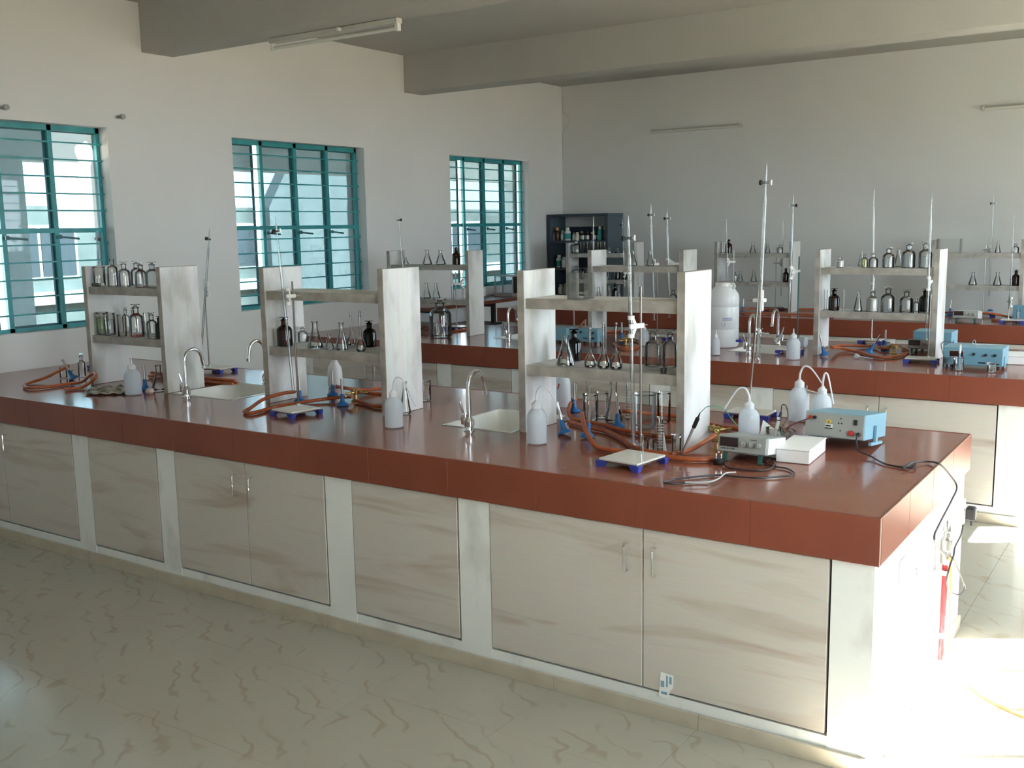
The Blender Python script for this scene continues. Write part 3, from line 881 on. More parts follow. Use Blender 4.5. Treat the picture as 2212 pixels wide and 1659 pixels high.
def burette_stand(plate, rod, label, clamp=None, rodmat='steel', platelab=True, z=TOP, feet='bluefoot', rodr=0.005, group='burette stands'):
    """plate = x, y, width, depth, turn; rod = x, y, height above the bench; clamp = height, x reach, y reach"""
    x, y, w, d, a = plate
    t = thing('burette_stand', label, 'stand', (x, y, z), rotz=a, group=group)
    ca, sa = math.cos(-a), math.sin(-a)
    loc = lambda px, py: ((px - x) * ca - (py - y) * sa, (px - x) * sa + (py - y) * ca)
    MB().box(-w / 2, -d / 2, 0.026, w / 2, d / 2, 0.034, 0.0015).build('plate', 'porcelain', t, smooth=False)
    MB().box(-w / 2 + 0.004, -d / 2 + 0.004, 0.019, w / 2 - 0.004, d / 2 - 0.004, 0.026).build('tray', 'darksteel', t, smooth=False)
    for sx in (-1, 1):
        for sy in (-1, 1):
            cx, cy = sx * (w / 2 - 0.012), sy * (d / 2 - 0.008)
            s = 0.024
            vs = [(cx - s, cy - s * .6, 0.024), (cx + s, cy - s * .6, 0.024), (cx + s, cy + s * .6, 0.024), (cx - s, cy + s * .6, 0.024)]
            vs += [(cx - s * .55 + sx * .006, cy - s * .45 + sy * .004, 0.001), (cx + s * .55 + sx * .006, cy - s * .45 + sy * .004, 0.001), (cx + s * .55 + sx * .006, cy + s * .45 + sy * .004, 0.001), (cx - s * .55 + sx * .006, cy + s * .45 + sy * .004, 0.001)]
            MB().add(vs, [(0, 1, 2, 3), (7, 6, 5, 4), (0, 4, 5, 1), (1, 5, 6, 2), (2, 6, 7, 3), (3, 7, 4, 0)]).build('foot', feet, t, smooth=False)
    rx, ry = loc(rod[0], rod[1])
    ro = MB().tube([(rx, ry, 0.02), (rx, ry, rod[2])], rodr, 10).build('rod', rodmat, t)
    MB().lathe([(0, 0.034), (0.010, 0.034), (0.010, 0.042), (0.0, 0.042)], 12, (rx, ry, 0)).build('rod_nut', 'steel', t)
    if clamp:
        zc, bx, by = clamp
        px, py = loc(bx, by)
        u = Vector((px - rx, py - ry, 0)); L = max(u.length, 0.03); u.normalize()
        q = Matrix.Rotation(math.atan2(u.y, u.x), 3, 'Z')
        c = lambda s, o, zz: Vector((rx, ry, zc + zz)) + q @ Vector((s, o, 0))
        m = MB()
        m.obox(c(L * 0.42, 0, 0), (L * 0.95 + 0.03, 0.013, 0.020), q, 0.003)
        for s in (-1, 1):
            m.add([c(L * 0.55, s_, z_) for s_ in (-0.006, 0.006) for z_ in (0.0, s * 0.012)] + [c(L * 0.92, s_, z_) for s_ in (-0.006, 0.006) for z_ in (s * 0.016, s * 0.046)], [(0, 1, 3, 2), (4, 6, 7, 5), (0, 4, 5, 1), (2, 3, 7, 6), (0, 2, 6, 4), (1, 5, 7, 3)])
        arm = m.build('clamp', 'whitehard', t)
        for s in (-1, 1):
            MB().lathe([(0.0092, -0.008), (0.0135, -0.008), (0.0135, 0.008), (0.0092, 0.008), (0.0092, -0.008)], 12, c(L, 0, s * 0.036)).build('clamp_grip', 'whitehard', arm)
        MB().tube([c(-0.012, 0, 0), c(-0.040, 0, 0.0)], 0.0035, 8).build('clamp_screw', 'steel', arm)
    return t

def faucet(x, y, label, face=1, scale=1.0):
    """gooseneck tap, its spout reaching towards +y (face 1) or -y (face -1)"""
    t = thing('gooseneck_tap', label, 'tap', (x, y, TOP + 0.001), rotz=0 if face > 0 else PI, group='chrome gooseneck taps')
    MB().lathe([(0, 0), (0.026, 0), (0.026, 0.004), (0.019, 0.008), (0.018, 0.016), (0.025, 0.024), (0.026, 0.048), (0.018, 0.058), (0.013, 0.066), (0.0, 0.068)], 22).build('body', 'chrome', t)
    MB().lathe([(0, -0.05), (0.016, -0.048), (0.019, -0.026), (0.019, 0.0), (0.0, 0.0)], 16, (-0.026, 0, 0.078)).build('mixer_knob', 'chrome', t)
    MB().tube([(-0.026, 0, 0.075), (-0.034, -0.004, 0.10), (-0.042, -0.010, 0.135)], 0.006, 8, rad=[0.006, 0.007, 0.0045]).build('lever', 'chrome', t)
    pts = [(0, 0, 0.06), (0, 0, 0.12), (0, 0, 0.205)]
    for k in range(1, 10):
        an = R(k * 20)
        pts.append((0, 0.062 - 0.062 * math.cos(an), 0.205 + 0.066 * math.sin(an)))
    pts += [(0, 0.130, 0.180), (0, 0.134, 0.165)]
    MB().tube(pts, 0.0105, 14, rad=[0.012, 0.0115] + [0.0105] * (len(pts) - 2)).build('spout', 'chrome', t)
    MB().lathe([(0.012, -0.012), (0.013, 0.006), (0.0105, 0.008)], 14, (0, 0.134, 0.163)).build('aerator', 'chrome', t)
    return t

SHELF = {}
def on_shelf(rk, row, items):
    """items: (kind, (x, y, h, r), options) in any order; labels count vessels from the left"""
    z = S1 if row == 1 else S2
    items = sorted(items, key=lambda q: q[1][0])
    n = len(items)
    where = RACKS[rk][5]
    for k, (kind, q, op) in enumerate(items):
        loc = (q[0], q[1], z + 0.0016, q[2], q[3])
        op = dict(op)
        d = op.pop('d')
        lab = '%s, %s vessel from left, %s shelf, %s' % (d, ORD[k + 1], 'upper' if row == 1 else 'lower', where)
        if n == 1: lab = '%s, only vessel on %s shelf, %s' % (d, 'upper' if row == 1 else 'lower', where)
        if kind == 'B': reagent_bottle(loc, lab, **op)
        elif kind == 'C': conical_flask(loc, lab, **op)
        elif kind == 'V': volumetric_flask(loc, lab, **op)
        elif kind == 'K': beaker(loc, lab, **op)
        elif kind == 'M': cylinder_glass(loc, lab, **op)
        elif kind == 'W': wash_bottle(loc, lab, **op)

# ================================================================== vessels on the racks
CB = 'clear glass reagent bottle'
AB = 'amber glass reagent bottle'
CF = 'clear conical flask'
def b(d=CB, **k): return dict(d=d, **k)
AM = dict(glassmat='amber')
on_shelf('A', 1, [
    ('K', (-4.86, 0.611, 0.119, 0.037), b('wide clear glass jar', group='vessels on racks')),
    ('B', (-4.716, 0.605, 0.168, 0.031), b('round shouldered bottle', stopper=False)),
    ('B', (-4.606, 0.608, 0.154, 0.034), b()),
    ('B', (-4.699, 0.764, 0.151, 0.036), b()),
    ('B', (-4.447, 0.608, 0.147, 0.034), b('clear bottle with orange dregs', liquid='liqorange', level=0.05)),
    ('B', (-4.342, 0.611, 0.152, 0.037), b('cloudy clear bottle', glassmat='frost')),
])
on_shelf('A', 2, [
    ('K', (-4.868, 0.613, 0.138, 0.039), b('squat jar of pale green solution', group='vessels on racks', liquid='liqgreen', level=0.8)),
    ('K', (-4.793, 0.61, 0.136, 0.036), b('squat clear jar', group='vessels on racks', liquid='liqclear', level=0.7)),
    ('K', (-4.655, 0.601, 0.132, 0.027), b('small clear jar', group='vessels on racks')),
    ('B', (-4.862, 0.778, 0.158, 0.022), b()),
    ('B', (-4.788, 0.78, 0.155, 0.02), b()),
    ('B', (-4.532, 0.616, 0.199, 0.042), b('tall bottle with orange liquid', liquid='liqorange', level=0.07)),
    ('K', (-4.655, 0.78, 0.13, 0.02), b('narrow upright beaker', group='vessels on racks')),
    ('B', (-4.371, 0.604, 0.155, 0.03), b()),
    ('B', (-4.293, 0.597, 0.136, 0.023), b(AB, glassmat='darkamber')),
])
on_shelf('B', 2, [
    ('B', (-3.318, 0.663, 0.159, 0.039), b(AB, **AM)),
    ('B', (-3.361, 0.839, 0.09, 0.026), b()),
    ('C', (-3.092, 0.666, 0.142, 0.042), b(CF)),
    ('C', (-2.977, 0.651, 0.082, 0.027), b('small clear conical flask')),
    ('C', (-2.895, 0.658, 0.145, 0.034), b(CF)),
    ('V', (-2.993, 0.838, 0.188, 0.027), b('long necked volumetric flask')),
    ('V', (-2.757, 0.651, 0.212, 0.027), b('long necked volumetric flask')),
    ('B', (-2.857, 0.831, 0.141, 0.034), b(AB, glassmat='darkamber')),
])
on_shelf('C', 2, [
    ('C', (-1.549, 0.667, 0.136, 0.043), b('large clear conical flask')),
    ('B', (-1.593, 0.816, 0.15, 0.034), b('dark amber reagent bottle', glassmat='darkamber')),
    ('V', (-1.415, 0.652, 0.18, 0.028), b('open volumetric flask')),
    ('V', (-1.348, 0.652, 0.207, 0.028), b('stoppered volumetric flask')),
    ('V', (-1.287, 0.652, 0.207, 0.028), b('stoppered volumetric flask')),
    ('B', (-1.192, 0.815, 0.164, 0.035), b('large clear bottle', glassmat='thick')),
    ('B', (-1.111, 0.818, 0.165, 0.032), b('large clear bottle', glassmat='thick')),
])
on_shelf('D', 1, [
    ('C', (-5.173, 3.931, 0.066, 0.027), b('small clear conical flask')),
    ('C', (-4.942, 3.949, 0.131, 0.045), b(CF)),
    ('C', (-4.793, 3.951, 0.127, 0.047), b(CF)),
    ('B', (-4.609, 3.938, 0.155, 0.034), b(AB, **AM)),
])
on_shelf('D', 2, [
    ('B', (-5.074, 3.933, 0.11, 0.029), b()),
    ('C', (-4.954, 3.943, 0.14, 0.039), b(CF)),
    ('C', (-4.849, 3.943, 0.138, 0.039), b(CF)),
    ('M', (-4.642, 3.914, 0.239, 0.01), b('thin glass cylinder')),
])
on_shelf('E', 1, [
    ('C', (-2.904, 3.96, 0.122, 0.036), b('tall clear conical flask')),
    ('C', (-2.756, 3.958, 0.122, 0.034), b('tall clear conical flask')),
])
on_shelf('E', 2, [
    ('C', (-3.206, 3.952, 0.133, 0.028), b(CF)),
    ('C', (-3.111, 3.953, 0.146, 0.029), b(CF)),
    ('B', (-3.141, 4.104, 0.159, 0.026), b(AB, **AM)),
    ('C', (-3.028, 3.953, 0.147, 0.029), b(CF)),
    ('C', (-2.833, 3.955, 0.14, 0.031), b(CF)),
    ('B', (-2.557, 3.954, 0.127, 0.03), b('squat clear bottle')),
])
on_shelf('F', 1, [
    ('B', (-1.298, 3.95, 0.078, 0.026), b('small bottle of white powder', liquid='powder', level=0.62)),
    ('C', (-1.196, 4.106, 0.124, 0.024), b(CF)),
    ('B', (-1.131, 3.946, 0.097, 0.022), b('bottle of pale yellow solution', liquid='liqyellow', level=0.6)),
    ('B', (-1.074, 3.954, 0.1, 0.03), b()),
    ('B', (-0.976, 3.962, 0.14, 0.038), b('large clear bottle, half full', liquid='liqclear', level=0.5)),
    ('C', (-0.945, 4.098, 0.124, 0.032), b(CF)),
    ('B', (-0.848, 3.967, 0.167, 0.043), b('largest clear bottle, half full', liquid='liqclear', level=0.5)),
    ('B', (-0.742, 3.964, 0.172, 0.04), b('large clear bottle by the panel', liquid='liqclear', level=0.45)),
])
on_shelf('F', 2, [
    ('M', (-1.384, 3.934, 0.147, 0.01), b('slender glass cylinder')),
    ('B', (-1.334, 3.96, 0.156, 0.036), b(AB, **AM)),
    ('M', (-1.258, 3.93, 0.15, 0.006), b('thin glass tube')),
    ('C', (-1.167, 3.956, 0.137, 0.032), b(CF)),
    ('B', (-1.072, 3.962, 0.148, 0.038), b('bottle filled with white powder', liquid='powder', level=0.62)),
    ('B', (-0.972, 3.968, 0.175, 0.044), b('large bottle of clear liquid', liquid='liqclear', level=0.52)),
    ('B', (-0.851, 3.965, 0.155, 0.041), b('large cloudy bottle', glassmat='thick')),
    ('B', (-0.783, 3.943, 0.109, 0.019), b('small clear bottle')),
    ('B', (-0.757, 4.092, 0.156, 0.038), b('dark amber reagent bottle', glassmat='darkamber')),
])
on_shelf('G', 1, [
    ('B', (-5.33, 7.241, 0.159, 0.057), b('large clear bottle')),
    ('K', (-5.227, 7.214, 0.127, 0.03), b('clear beaker', group='vessels on racks')),
    ('K', (-5.141, 7.216, 0.137, 0.032), b('clear beaker', group='vessels on racks')),
    ('K', (-5.049, 7.216, 0.131, 0.032), b('clear beaker', group='vessels on racks')),
    ('K', (-4.963, 7.216, 0.135, 0.032), b('clear beaker', group='vessels on racks')),
    ('B', (-4.876, 7.211, 0.072, 0.027), b('small clear bottle')),
    ('C', (-4.771, 7.216, 0.055, 0.032), b('small conical flask')),
    ('C', (-4.681, 7.216, 0.055, 0.032), b('small conical flask')),
])
on_shelf('G', 2, [
    ('B', (-5.324, 7.225, 0.157, 0.041), b()),
    ('B', (-5.234, 7.211, 0.169, 0.027), b(AB, **AM)),
    ('B', (-5.165, 7.211, 0.137, 0.027), b('greenish bottle', glassmat='thick')),
    ('C', (-4.875, 7.219, 0.118, 0.035), b(CF)),
    ('B', (-4.779, 7.219, 0.15, 0.035), b(AB, **AM)),
    ('B', (-4.688, 7.216, 0.151, 0.032), b(AB, **AM)),
])
on_shelf('H', 1, [
    ('M', (-3.491, 7.199, 0.116, 0.015), b('thin glass cylinder')),
    ('B', (-3.431, 7.219, 0.149, 0.035), b(AB, **AM)),
    ('C', (-3.162, 7.218, 0.118, 0.034), b(CF)),
    ('C', (-2.999, 7.213, 0.117, 0.029), b(CF)),
    ('B', (-2.864, 7.21, 0.092, 0.026), b('small clear bottle')),
])
on_shelf('H', 2, [
    ('B', (-3.348, 7.206, 0.106, 0.022), b('small clear bottle')),
    ('C', (-3.294, 7.214, 0.111, 0.03), b(CF)),
    ('C', (-3.146, 7.218, 0.122, 0.034), b(CF)),
    ('B', (-2.798, 7.213, 0.149, 0.029), b(AB, **AM)),
])
on_shelf('I', 1, [
    ('C', (-0.795, 7.21, 0.119, 0.026), b(CF)),
    ('B', (-0.647, 7.212, 0.089, 0.028), b()),
])
on_shelf('I', 2, [
    ('C', (-0.998, 7.223, 0.123, 0.039), b(CF)),
    ('C', (-0.786, 7.223, 0.125, 0.039), b(CF)),
    ('B', (-0.68, 7.363, 0.089, 0.017), b('small clear bottle')),
    ('B', (-0.63, 7.216, 0.148, 0.032), b(AB, **AM)),
])
# square glass tanks standing on upper shelves
def tank(x, y, z, w, d, h, label):
    t = thing('glass_tank', label, 'tank', (x, y, z), group='square glass tanks')
    for nm, q in (('pane', (-w / 2, -d / 2, 0.004, -w / 2 + 0.004, d / 2, h)), ('wall', (w / 2 - 0.004, -d / 2, 0.004, w / 2, d / 2, h)), ('wall', (-w / 2 + 0.004, -d / 2, 0.004, w / 2 - 0.004, -d / 2 + 0.004, h)), ('wall', (-w / 2 + 0.004, d / 2 - 0.004, 0.004, w / 2 - 0.004, d / 2, h)), ('bottom', (-w / 2, -d / 2, 0, w / 2, d / 2, 0.004))):
        MB().box(*q).build(nm, 'tankglass', t, smooth=False)
    return t
tank(*(-1.46, 0.658, 0.086, 0.034)[:2], S1 + 0.0016, 0.085, 0.10, 0.115, 'square glass tank on the upper shelf, right rack, front bench')
tank(*(-1.227, 7.275, 0.126, 0.105)[:2], S1 + 0.0016, 0.21, 0.12, 0.135, 'wide square glass tank on the upper shelf, right rack, back bench')
# fallen amber vial on the left rack
v = thing('glass_vial', 'small amber vial lying on its side, upper shelf, left rack, front bench', 'vial', (*(-4.893, 0.588, 0.038, 0.014)[:2], S1 + 0.0125), rot=(0, R(90), R(12)))
MB().lathe([(0, 0), (0.011, 0), (0.011, 0.05), (0.007, 0.058), (0.006, 0.07)], 14).build('body', 'amber', v)
MB().lathe([(0.0075, 0.066), (0.0075, 0.084), (0.0, 0.084)], 12).build('cap', 'card', v)
# black stopper lying on the lower shelf of the right rack
MBs = MB().lathe([(0, 0), (0.011, 0), (0.0135, 0.026), (0, 0.026)], 16)
tag(MBs.build('rubber_stopper', 'black', loc=(*(-1.055, 0.636, 0.035, 0.012)[:2], S2 + 0.0006)), 'black rubber stopper on the lower shelf, right rack, front bench', 'stopper')

# ================================================================== taps
for (x, y0, nm) in ((-3.972, 0.0, 'left sink, front bench'), (-1.975, 0.0, 'right sink, front bench'), (-3.972, 3.28, 'left sink, middle bench'), (-1.88, 3.28, 'right sink, middle bench')):
    faucet(x, y0 + 0.507, 'chrome gooseneck tap on the near side of the %s' % nm, 1)
    faucet(x, y0 + 1.108, 'chrome gooseneck tap on the far side of the %s' % nm, -1)

def gas_tap(x, y, label, rotz=0.0, mat='brass', h=0.055):
    t = thing('gas_tap', label, 'gas tap', (x, y, TOP + 0.001), rotz=rotz, group='bench gas taps')
    MB().lathe([(0, 0), (0.022, 0), (0.022, 0.005), (0.011, 0.009), (0.010, h * 0.6), (0.015, h * 0.7), (0.015, h), (0.008, h * 1.15), (0, h * 1.15)], 16).build('body', mat, t)
    for a in (0, 120, 240):
        q = Matrix.Rotation(R(a), 3, 'Z')
        prof = [(0.010, 0.012), (0.010, 0.030), (0.006, 0.032)]
        for k in range(4): prof += [(0.0066, 0.034 + k * 0.009), (0.0045, 0.042 + k * 0.009)]
        prof += [(0.0, 0.072)]
        MB().lathe(prof, 12, (0, 0, h * 0.85), q @ Matrix.Rotation(R(90), 3, 'Y')).build('nozzle', mat, t)
        MB().obox(q @ Vector((0.021, 0, 0)) + Vector((0, 0, h * 1.12)), (0.008, 0.034, 0.008), q, 0.002).build('valve_key', mat, t)
    return t
gas_tap(*(-3.025, 0.883), 'brass gas tap with three nozzles beside the middle rack, front bench', 0.4)
gas_tap(*(-0.907, 0.857), 'brass gas tap beside the foot of the right rack, front bench', 0.9)
gas_tap(*(-2.879, 3.794), 'brass gas tap on the middle bench, behind the volumetric flasks', 0.2)
gas_tap(*(-1.926, 4.113), 'chrome three way tap on the middle bench, beside the white barrel', 0.3, 'chrome', 0.13)
gas_tap(*(-0.976, 4.197), 'brass gas tap under the right rack, middle bench', 1.0)

# ================================================================== front bench, left part
Z0 = TOP + 0.0015
bunsen((*(-5.204, 0.604), Z0 + 0.008), 'leaning bunsen burner left of the left rack, front bench', (R(4), R(-28), R(20)))
hose([(-5.308, 0.646, 0.965), (-5.329, 0.592, 0.94), (-5.313, 0.482, 0.91), (-5.306, 0.375, 0.892), (-5.235, 0.284, 0.892), (-5.097, 0.231, 0.892), (-5.032, 0.306, 0.892), (-5.024, 0.456, 0.892), (-4.925, 0.482, 0.91), (-4.848, 0.481, 0.95), (-4.798, 0.485, 0.97), (-4.693, 0.419, 0.96), (-4.749, 0.419, 0.925), (-4.806, 0.383, 0.892), (-4.839, 0.306, 0.892)], 'orange rubber hose looping at the far left of the front bench')
q = (-5.308, 0.732, 0.154, 0.023)
reagent_bottle((q[0], q[1], Z0, q[2], q[3]), 'clear stoppered bottle behind the leaning burner, front bench', group='reagent bottles on the worktops')
q = (-5.364, 0.634, 0.07, 0.024)
beaker((q[0], q[1], Z0, q[2], q[3]), 'beaker behind the leaning burner at the far left of the front bench')
# crumpled printed sheet
ps = []; nxp, nyp = 14, 7
c0 = Vector((-4.579, 0.256, 0.88)); c1 = Vector((-4.369, 0.404, 0.88)); c3 = Vector((-4.776, 0.443, 0.88))
rnd = random.Random(3)
for j in range(nyp):
    for i in range(nxp):
        p = c0 + (c1 - c0) * (i / (nxp - 1)) + (c3 - c0) * (j / (nyp - 1))
        p.z = Z0 + 0.002 + (0.016 * rnd.random() if 0 < j else 0.004 * rnd.random()) + 0.01 * math.sin(i * 0.9) ** 2
        ps.append(p)
n0 = len(ps)
ps += [Vector((p.x, p.y, p.z - 0.0015)) for p in ps]
fs = []
for j in range(nyp - 1):
    for i in range(nxp - 1):
        a = j * nxp + i
        fs.append((a, a + 1, a + nxp + 1, a + nxp)); fs.append((n0 + a + nxp, n0 + a + nxp + 1, n0 + a + 1, n0 + a))
tag(MB().add(ps, fs).build('paper_sheet', 'paper', smooth=False), 'crumpled printed sheet lying left of a wash bottle, front bench', 'paper')
q = (-4.342, 0.425, 0.178, 0.048)
wash_bottle((q[0], q[1], Z0, q[2], q[3]), 'wash bottle with straight nozzle before the left rack, front bench', stub=True)
bunsen((*(-4.441, 0.578), Z0), 'bunsen burner half hidden behind the wash bottle, left rack, front bench', (0, 0, R(40)))
q = (-4.318, 0.587, 0.155, 0.047)
conical_flask((q[0], q[1], Z0, q[2], q[3]), 'conical flask under the left rack beside the tap, front bench', group='conical flasks on the worktops')
for k, (a0, dz) in enumerate(((0.0, 0.012), (0.035, 0.012), (0.018, 0.030))):
    y = 0.92 + a0
    hose([(-4.86, y, TOP + dz), (-4.7, y + 0.01, TOP + dz), (-4.45, y - 0.008, TOP + dz), (-4.25, y + 0.004, TOP + dz), (-4.08, y + 0.02, TOP + dz)], 'orange rubber hose behind the left rack, %s of three lying together, front bench' % ('front one', 'rear one', 'top one')[k], 0.0095)
q = (-4.283, 0.493, 0.035, 0.027)
tag(MB().lathe([(0, 0.0), (q[3] * 0.7, 0.0), (q[3], 0.012), (q[3] * 0.8, 0.028), (q[3] * 0.3, 0.036), (0, 0.036)], 12).build('rubber_bulb', plain('pale_pink_rubber', (0.60, 0.45, 0.42), 0.5), loc=(q[0], q[1], Z0)), 'pale pink rubber bulb beside the conical flask, front bench', 'bulb')
# stands behind the left rack
pl = (*(-4.674, 1.322), 0.20, 0.14, 0.05)
burette_stand(pl, (pl[0] - 0.08, pl[1], 0.62), 'blue footed burette stand behind the left rack, front bench', (0.56, *(-4.575, 1.2, 1.503)[:2]))
burette((-4.667, 1.2, 1.075), (-4.517, 1.2, 1.838), 'burette standing clear of the wall right of the left rack, front bench', dir_=-1)
pl = (*(-5.534, 1.068), 0.20, 0.14, 0.0)
burette_stand(pl, (pl[0] + 0.07, pl[1], 0.55), 'burette stand hidden behind the left rack panel, front bench', (0.50, *(-5.656, 1.15, 1.637)[:2]))
burette((-5.7, 1.15, 1.179), (-5.635, 1.15, 1.839), 'burette seen against the nearest window, front bench')

# ================================================================== front bench, middle part
bunsen((*(-3.279, 0.714), Z0), 'bunsen burner at the left foot of the middle rack, front bench', (0, 0, R(170)))
bunsen((*(-3.26, 0.952), Z0), 'bunsen burner under the middle rack, the farther of the pair, front bench', (0, 0, R(-10)))
bunsen((*(-2.975, 0.728), Z0), 'bunsen burner under the middle rack, the nearer of the pair, front bench', (0, 0, R(-10)))
hose([(-3.312, 0.715, 0.934), (-3.348, 0.653, 0.93), (-3.368, 0.537, 0.915), (-3.306, 0.382, 0.894), (-3.271, 0.312, 0.891), (-3.202, 0.304, 0.891), (-3.23, 0.505, 0.891), (-3.199, 0.678, 0.892), (-3.136, 0.79, 0.898), (-3.053, 0.805, 0.91), (-2.95, 0.775, 0.925)], 'long orange rubber hose looped before the middle rack, front bench')
hose([(-3.247, 0.971, 0.934), (-3.152, 0.938, 0.935), (-3.145, 1.044, 0.91), (-3.12, 1.113, 0.902), (-3.079, 1.186, 0.9), (-2.918, 1.158, 0.9), (-2.754, 1.102, 0.892)], 'orange rubber hose from the rear burner past the middle rack, front bench')
hose([(-2.971, 0.833, 0.892), (-2.869, 0.794, 0.891), (-2.763, 0.755, 0.891), (-2.691, 0.793, 0.891), (-2.697, 0.952, 0.891), (-2.693, 1.054, 0.891)], 'dark orange rubber hose running behind the foot of the middle rack, front bench')
hose([(-3.033, 0.959, 0.92), (-2.976, 0.952, 0.915), (-2.906, 0.987, 0.91), (-2.835, 1.06, 0.91)], 'short orange rubber hose stacked on others, middle rack, front bench')
q = (-3.465, 1.189, 0.167, 0.044)
t = thing('plastic_bottle', 'opaque white plastic bottle behind the middle rack burners, front bench', 'bottle', (q[0], q[1], Z0), group='plastic bottles')
MB().lathe([(0, 0.002), (q[3] * 0.92, 0.002), (q[3], 0.012), (q[3], q[2] * 0.55), (q[3] * 0.9, q[2] * 0.72), (q[3] * 0.55, q[2] * 0.88), (q[3] * 0.42, q[2] * 0.92)], 22).build('body', 'whiteplastic', t)
MB().lathe([(q[3] * 0.44, q[2] * 0.90), (q[3] * 0.44, q[2] * 0.995), (q[3] * 0.38, q[2]), (0, q[2])], 16).build('cap', 'whiteplastic', t)
pl = (-3.009, 0.423, 0.17, 0.18, -0.138)
burette_stand(pl, (-3.066, 0.495, 0.674), 'blue footed burette stand before the middle rack, front bench', (0.60, *(-3.069, 0.47, 1.433)[:2]), 'darksteel')
burette((-3.07, 0.47, 0.988), (-3.138, 0.47, 1.895), 'inverted burette before the middle rack, against the middle window', dir_=-1)
q = (-2.339, 0.404, 0.174, 0.043)
wash_bottle((q[0], q[1], Z0, q[2], q[3]), 'wash bottle before the right panel of the middle rack, front bench', ang=R(20), drop=0.5)
q = (-2.516, 0.699, 0.168, 0.029)
conical_flask((q[0], q[1], Z0, q[2], q[3]), 'slim conical flask behind a wash bottle, middle rack, front bench', group='conical flasks on the worktops')
q = (-2.684, 1.066, 0.109, 0.035)
beaker((q[0], q[1], Z0, q[2], q[3]), 'beaker right of the middle rack, front bench', group='beakers on the worktops')

# ================================================================== front bench, right part
q = (-1.556, 0.431, 0.183, 0.044)
wash_bottle((q[0], q[1], Z0, q[2], q[3]), 'wash bottle at the left panel of the right rack, front bench', ang=R(15), drop=0.45)
q = (-1.928, 1.267, 0.162, 0.041)
t = thing('plastic_bottle', 'white plastic bottle with a red mark behind the right rack, front bench', 'bottle', (q[0], q[1], Z0), group='plastic bottles')
MB().lathe([(0, 0.002), (q[3] * 0.92, 0.002), (q[3], 0.012), (q[3], q[2] * 0.72), (q[3] * 0.93, q[2] * 0.86), (q[3] * 0.7, q[2] * 0.97), (0, q[2])], 22).build('body', 'hdpe', t)
MB().obox((-0.001, -q[3] - 0.0008, q[2] * 0.68), (0.006, 0.002, 0.030), Matrix.Rotation(R(20), 3, 'Y')).build('red_mark', 'red', t, smooth=False)
bunsen((*(-1.542, 0.641), Z0 + 0.006), 'tilted bunsen burner beside the right rack wash bottle, front bench', (R(-4), R(-16), R(10)))
bunsen((*(-1.798, 1.16), Z0), 'bunsen burner behind the right rack, by the white bottle, front bench', (0, 0, R(-60)))
bunsen((*(-1.425, 0.637), Z0 + 0.004), 'bunsen burner with a hose over its barrel, right rack, front bench', (R(-2), R(-8), R(200)))
bunsen((*(-1.42, 0.915), Z0), 'upright bunsen burner in the middle below the right rack, front bench', (0, 0, R(20)))
hose([(-1.84, 1.246, 0.93), (-1.807, 1.14, 0.925), (-1.739, 1.005, 0.91), (-1.685, 0.95, 0.894), (-1.601, 0.92, 0.891), (-1.49, 0.89, 0.891), (-1.358, 0.825, 0.891), (-1.22, 0.782, 0.891), (-1.105, 0.776, 0.891), (-1.052, 0.852, 0.891), (-0.982, 0.943, 0.892)], 'orange rubber hose curling round the rear burner, right rack, front bench')
hose([(-1.645, 0.864, 0.892), (-1.526, 0.801, 0.892), (-1.39, 0.753, 0.892), (-1.243, 0.628, 0.892), (-1.161, 0.543, 0.892), (-1.048, 0.479, 0.891), (-0.948, 0.486, 0.891), (-0.908, 0.578, 0.893), (-0.888, 0.674, 0.91), (-0.865, 0.739, 0.93)], 'orange rubber hose winding behind the burette stand to the brass tap, front bench')
hose([(-1.54, 0.793, 0.955), (-1.423, 0.606, 0.95), (-1.343, 0.502, 0.925), (-1.269, 0.441, 0.894), (-1.205, 0.421, 0.891)] + [(-1.10, 0.425, 0.891), (-1.0, 0.43, 0.891), (-0.92, 0.42, 0.891), *[(-0.823, 0.433, 0.891), (-0.756, 0.48, 0.891)]], 'orange rubber hose hanging on a burner barrel and passing the stand, front bench', 0.0105)
hose([(-1.457, 1.036, 0.934), (-1.418, 1.054, 0.93), (-1.406, 1.204, 0.9), (-1.271, 1.229, 0.892), (-1.085, 1.131, 0.892), (-0.933, 1.089, 0.892), (-0.788, 1.05, 0.892)], 'orange rubber hose running behind the right rack to the wash bottle, front bench')
def standing(fn, q, label, **k):
    return fn((q[0], q[1], Z0, q[2], q[3]), label, **k)
WB = dict(group='beakers on the worktops')
standing(beaker, (-1.608, 0.993, 0.129, 0.038), 'beaker behind the burners, leftmost under the right rack, front bench', liquid='liqclear', level=0.45, **WB)
standing(beaker, (-1.599, 1.088, 0.125, 0.034), 'tall beaker between burners under the right rack, front bench', **WB)
standing(conical_flask, (-1.497, 1.021, 0.191, 0.044), 'conical flask behind the upright burner, right rack, front bench', group='conical flasks on the worktops')
standing(cylinder_glass, (-1.477, 1.132, 0.178, 0.011), 'narrow glass cylinder behind the inverted burette, right rack, front bench')
standing(beaker, (-1.309, 0.969, 0.16, 0.053), 'large frosted beaker under the right rack, front bench', mat='frost', **WB)
standing(beaker, (-1.285, 1.125, 0.143, 0.033), 'clear beaker with a paper strip beside the frosted one, front bench', **WB)
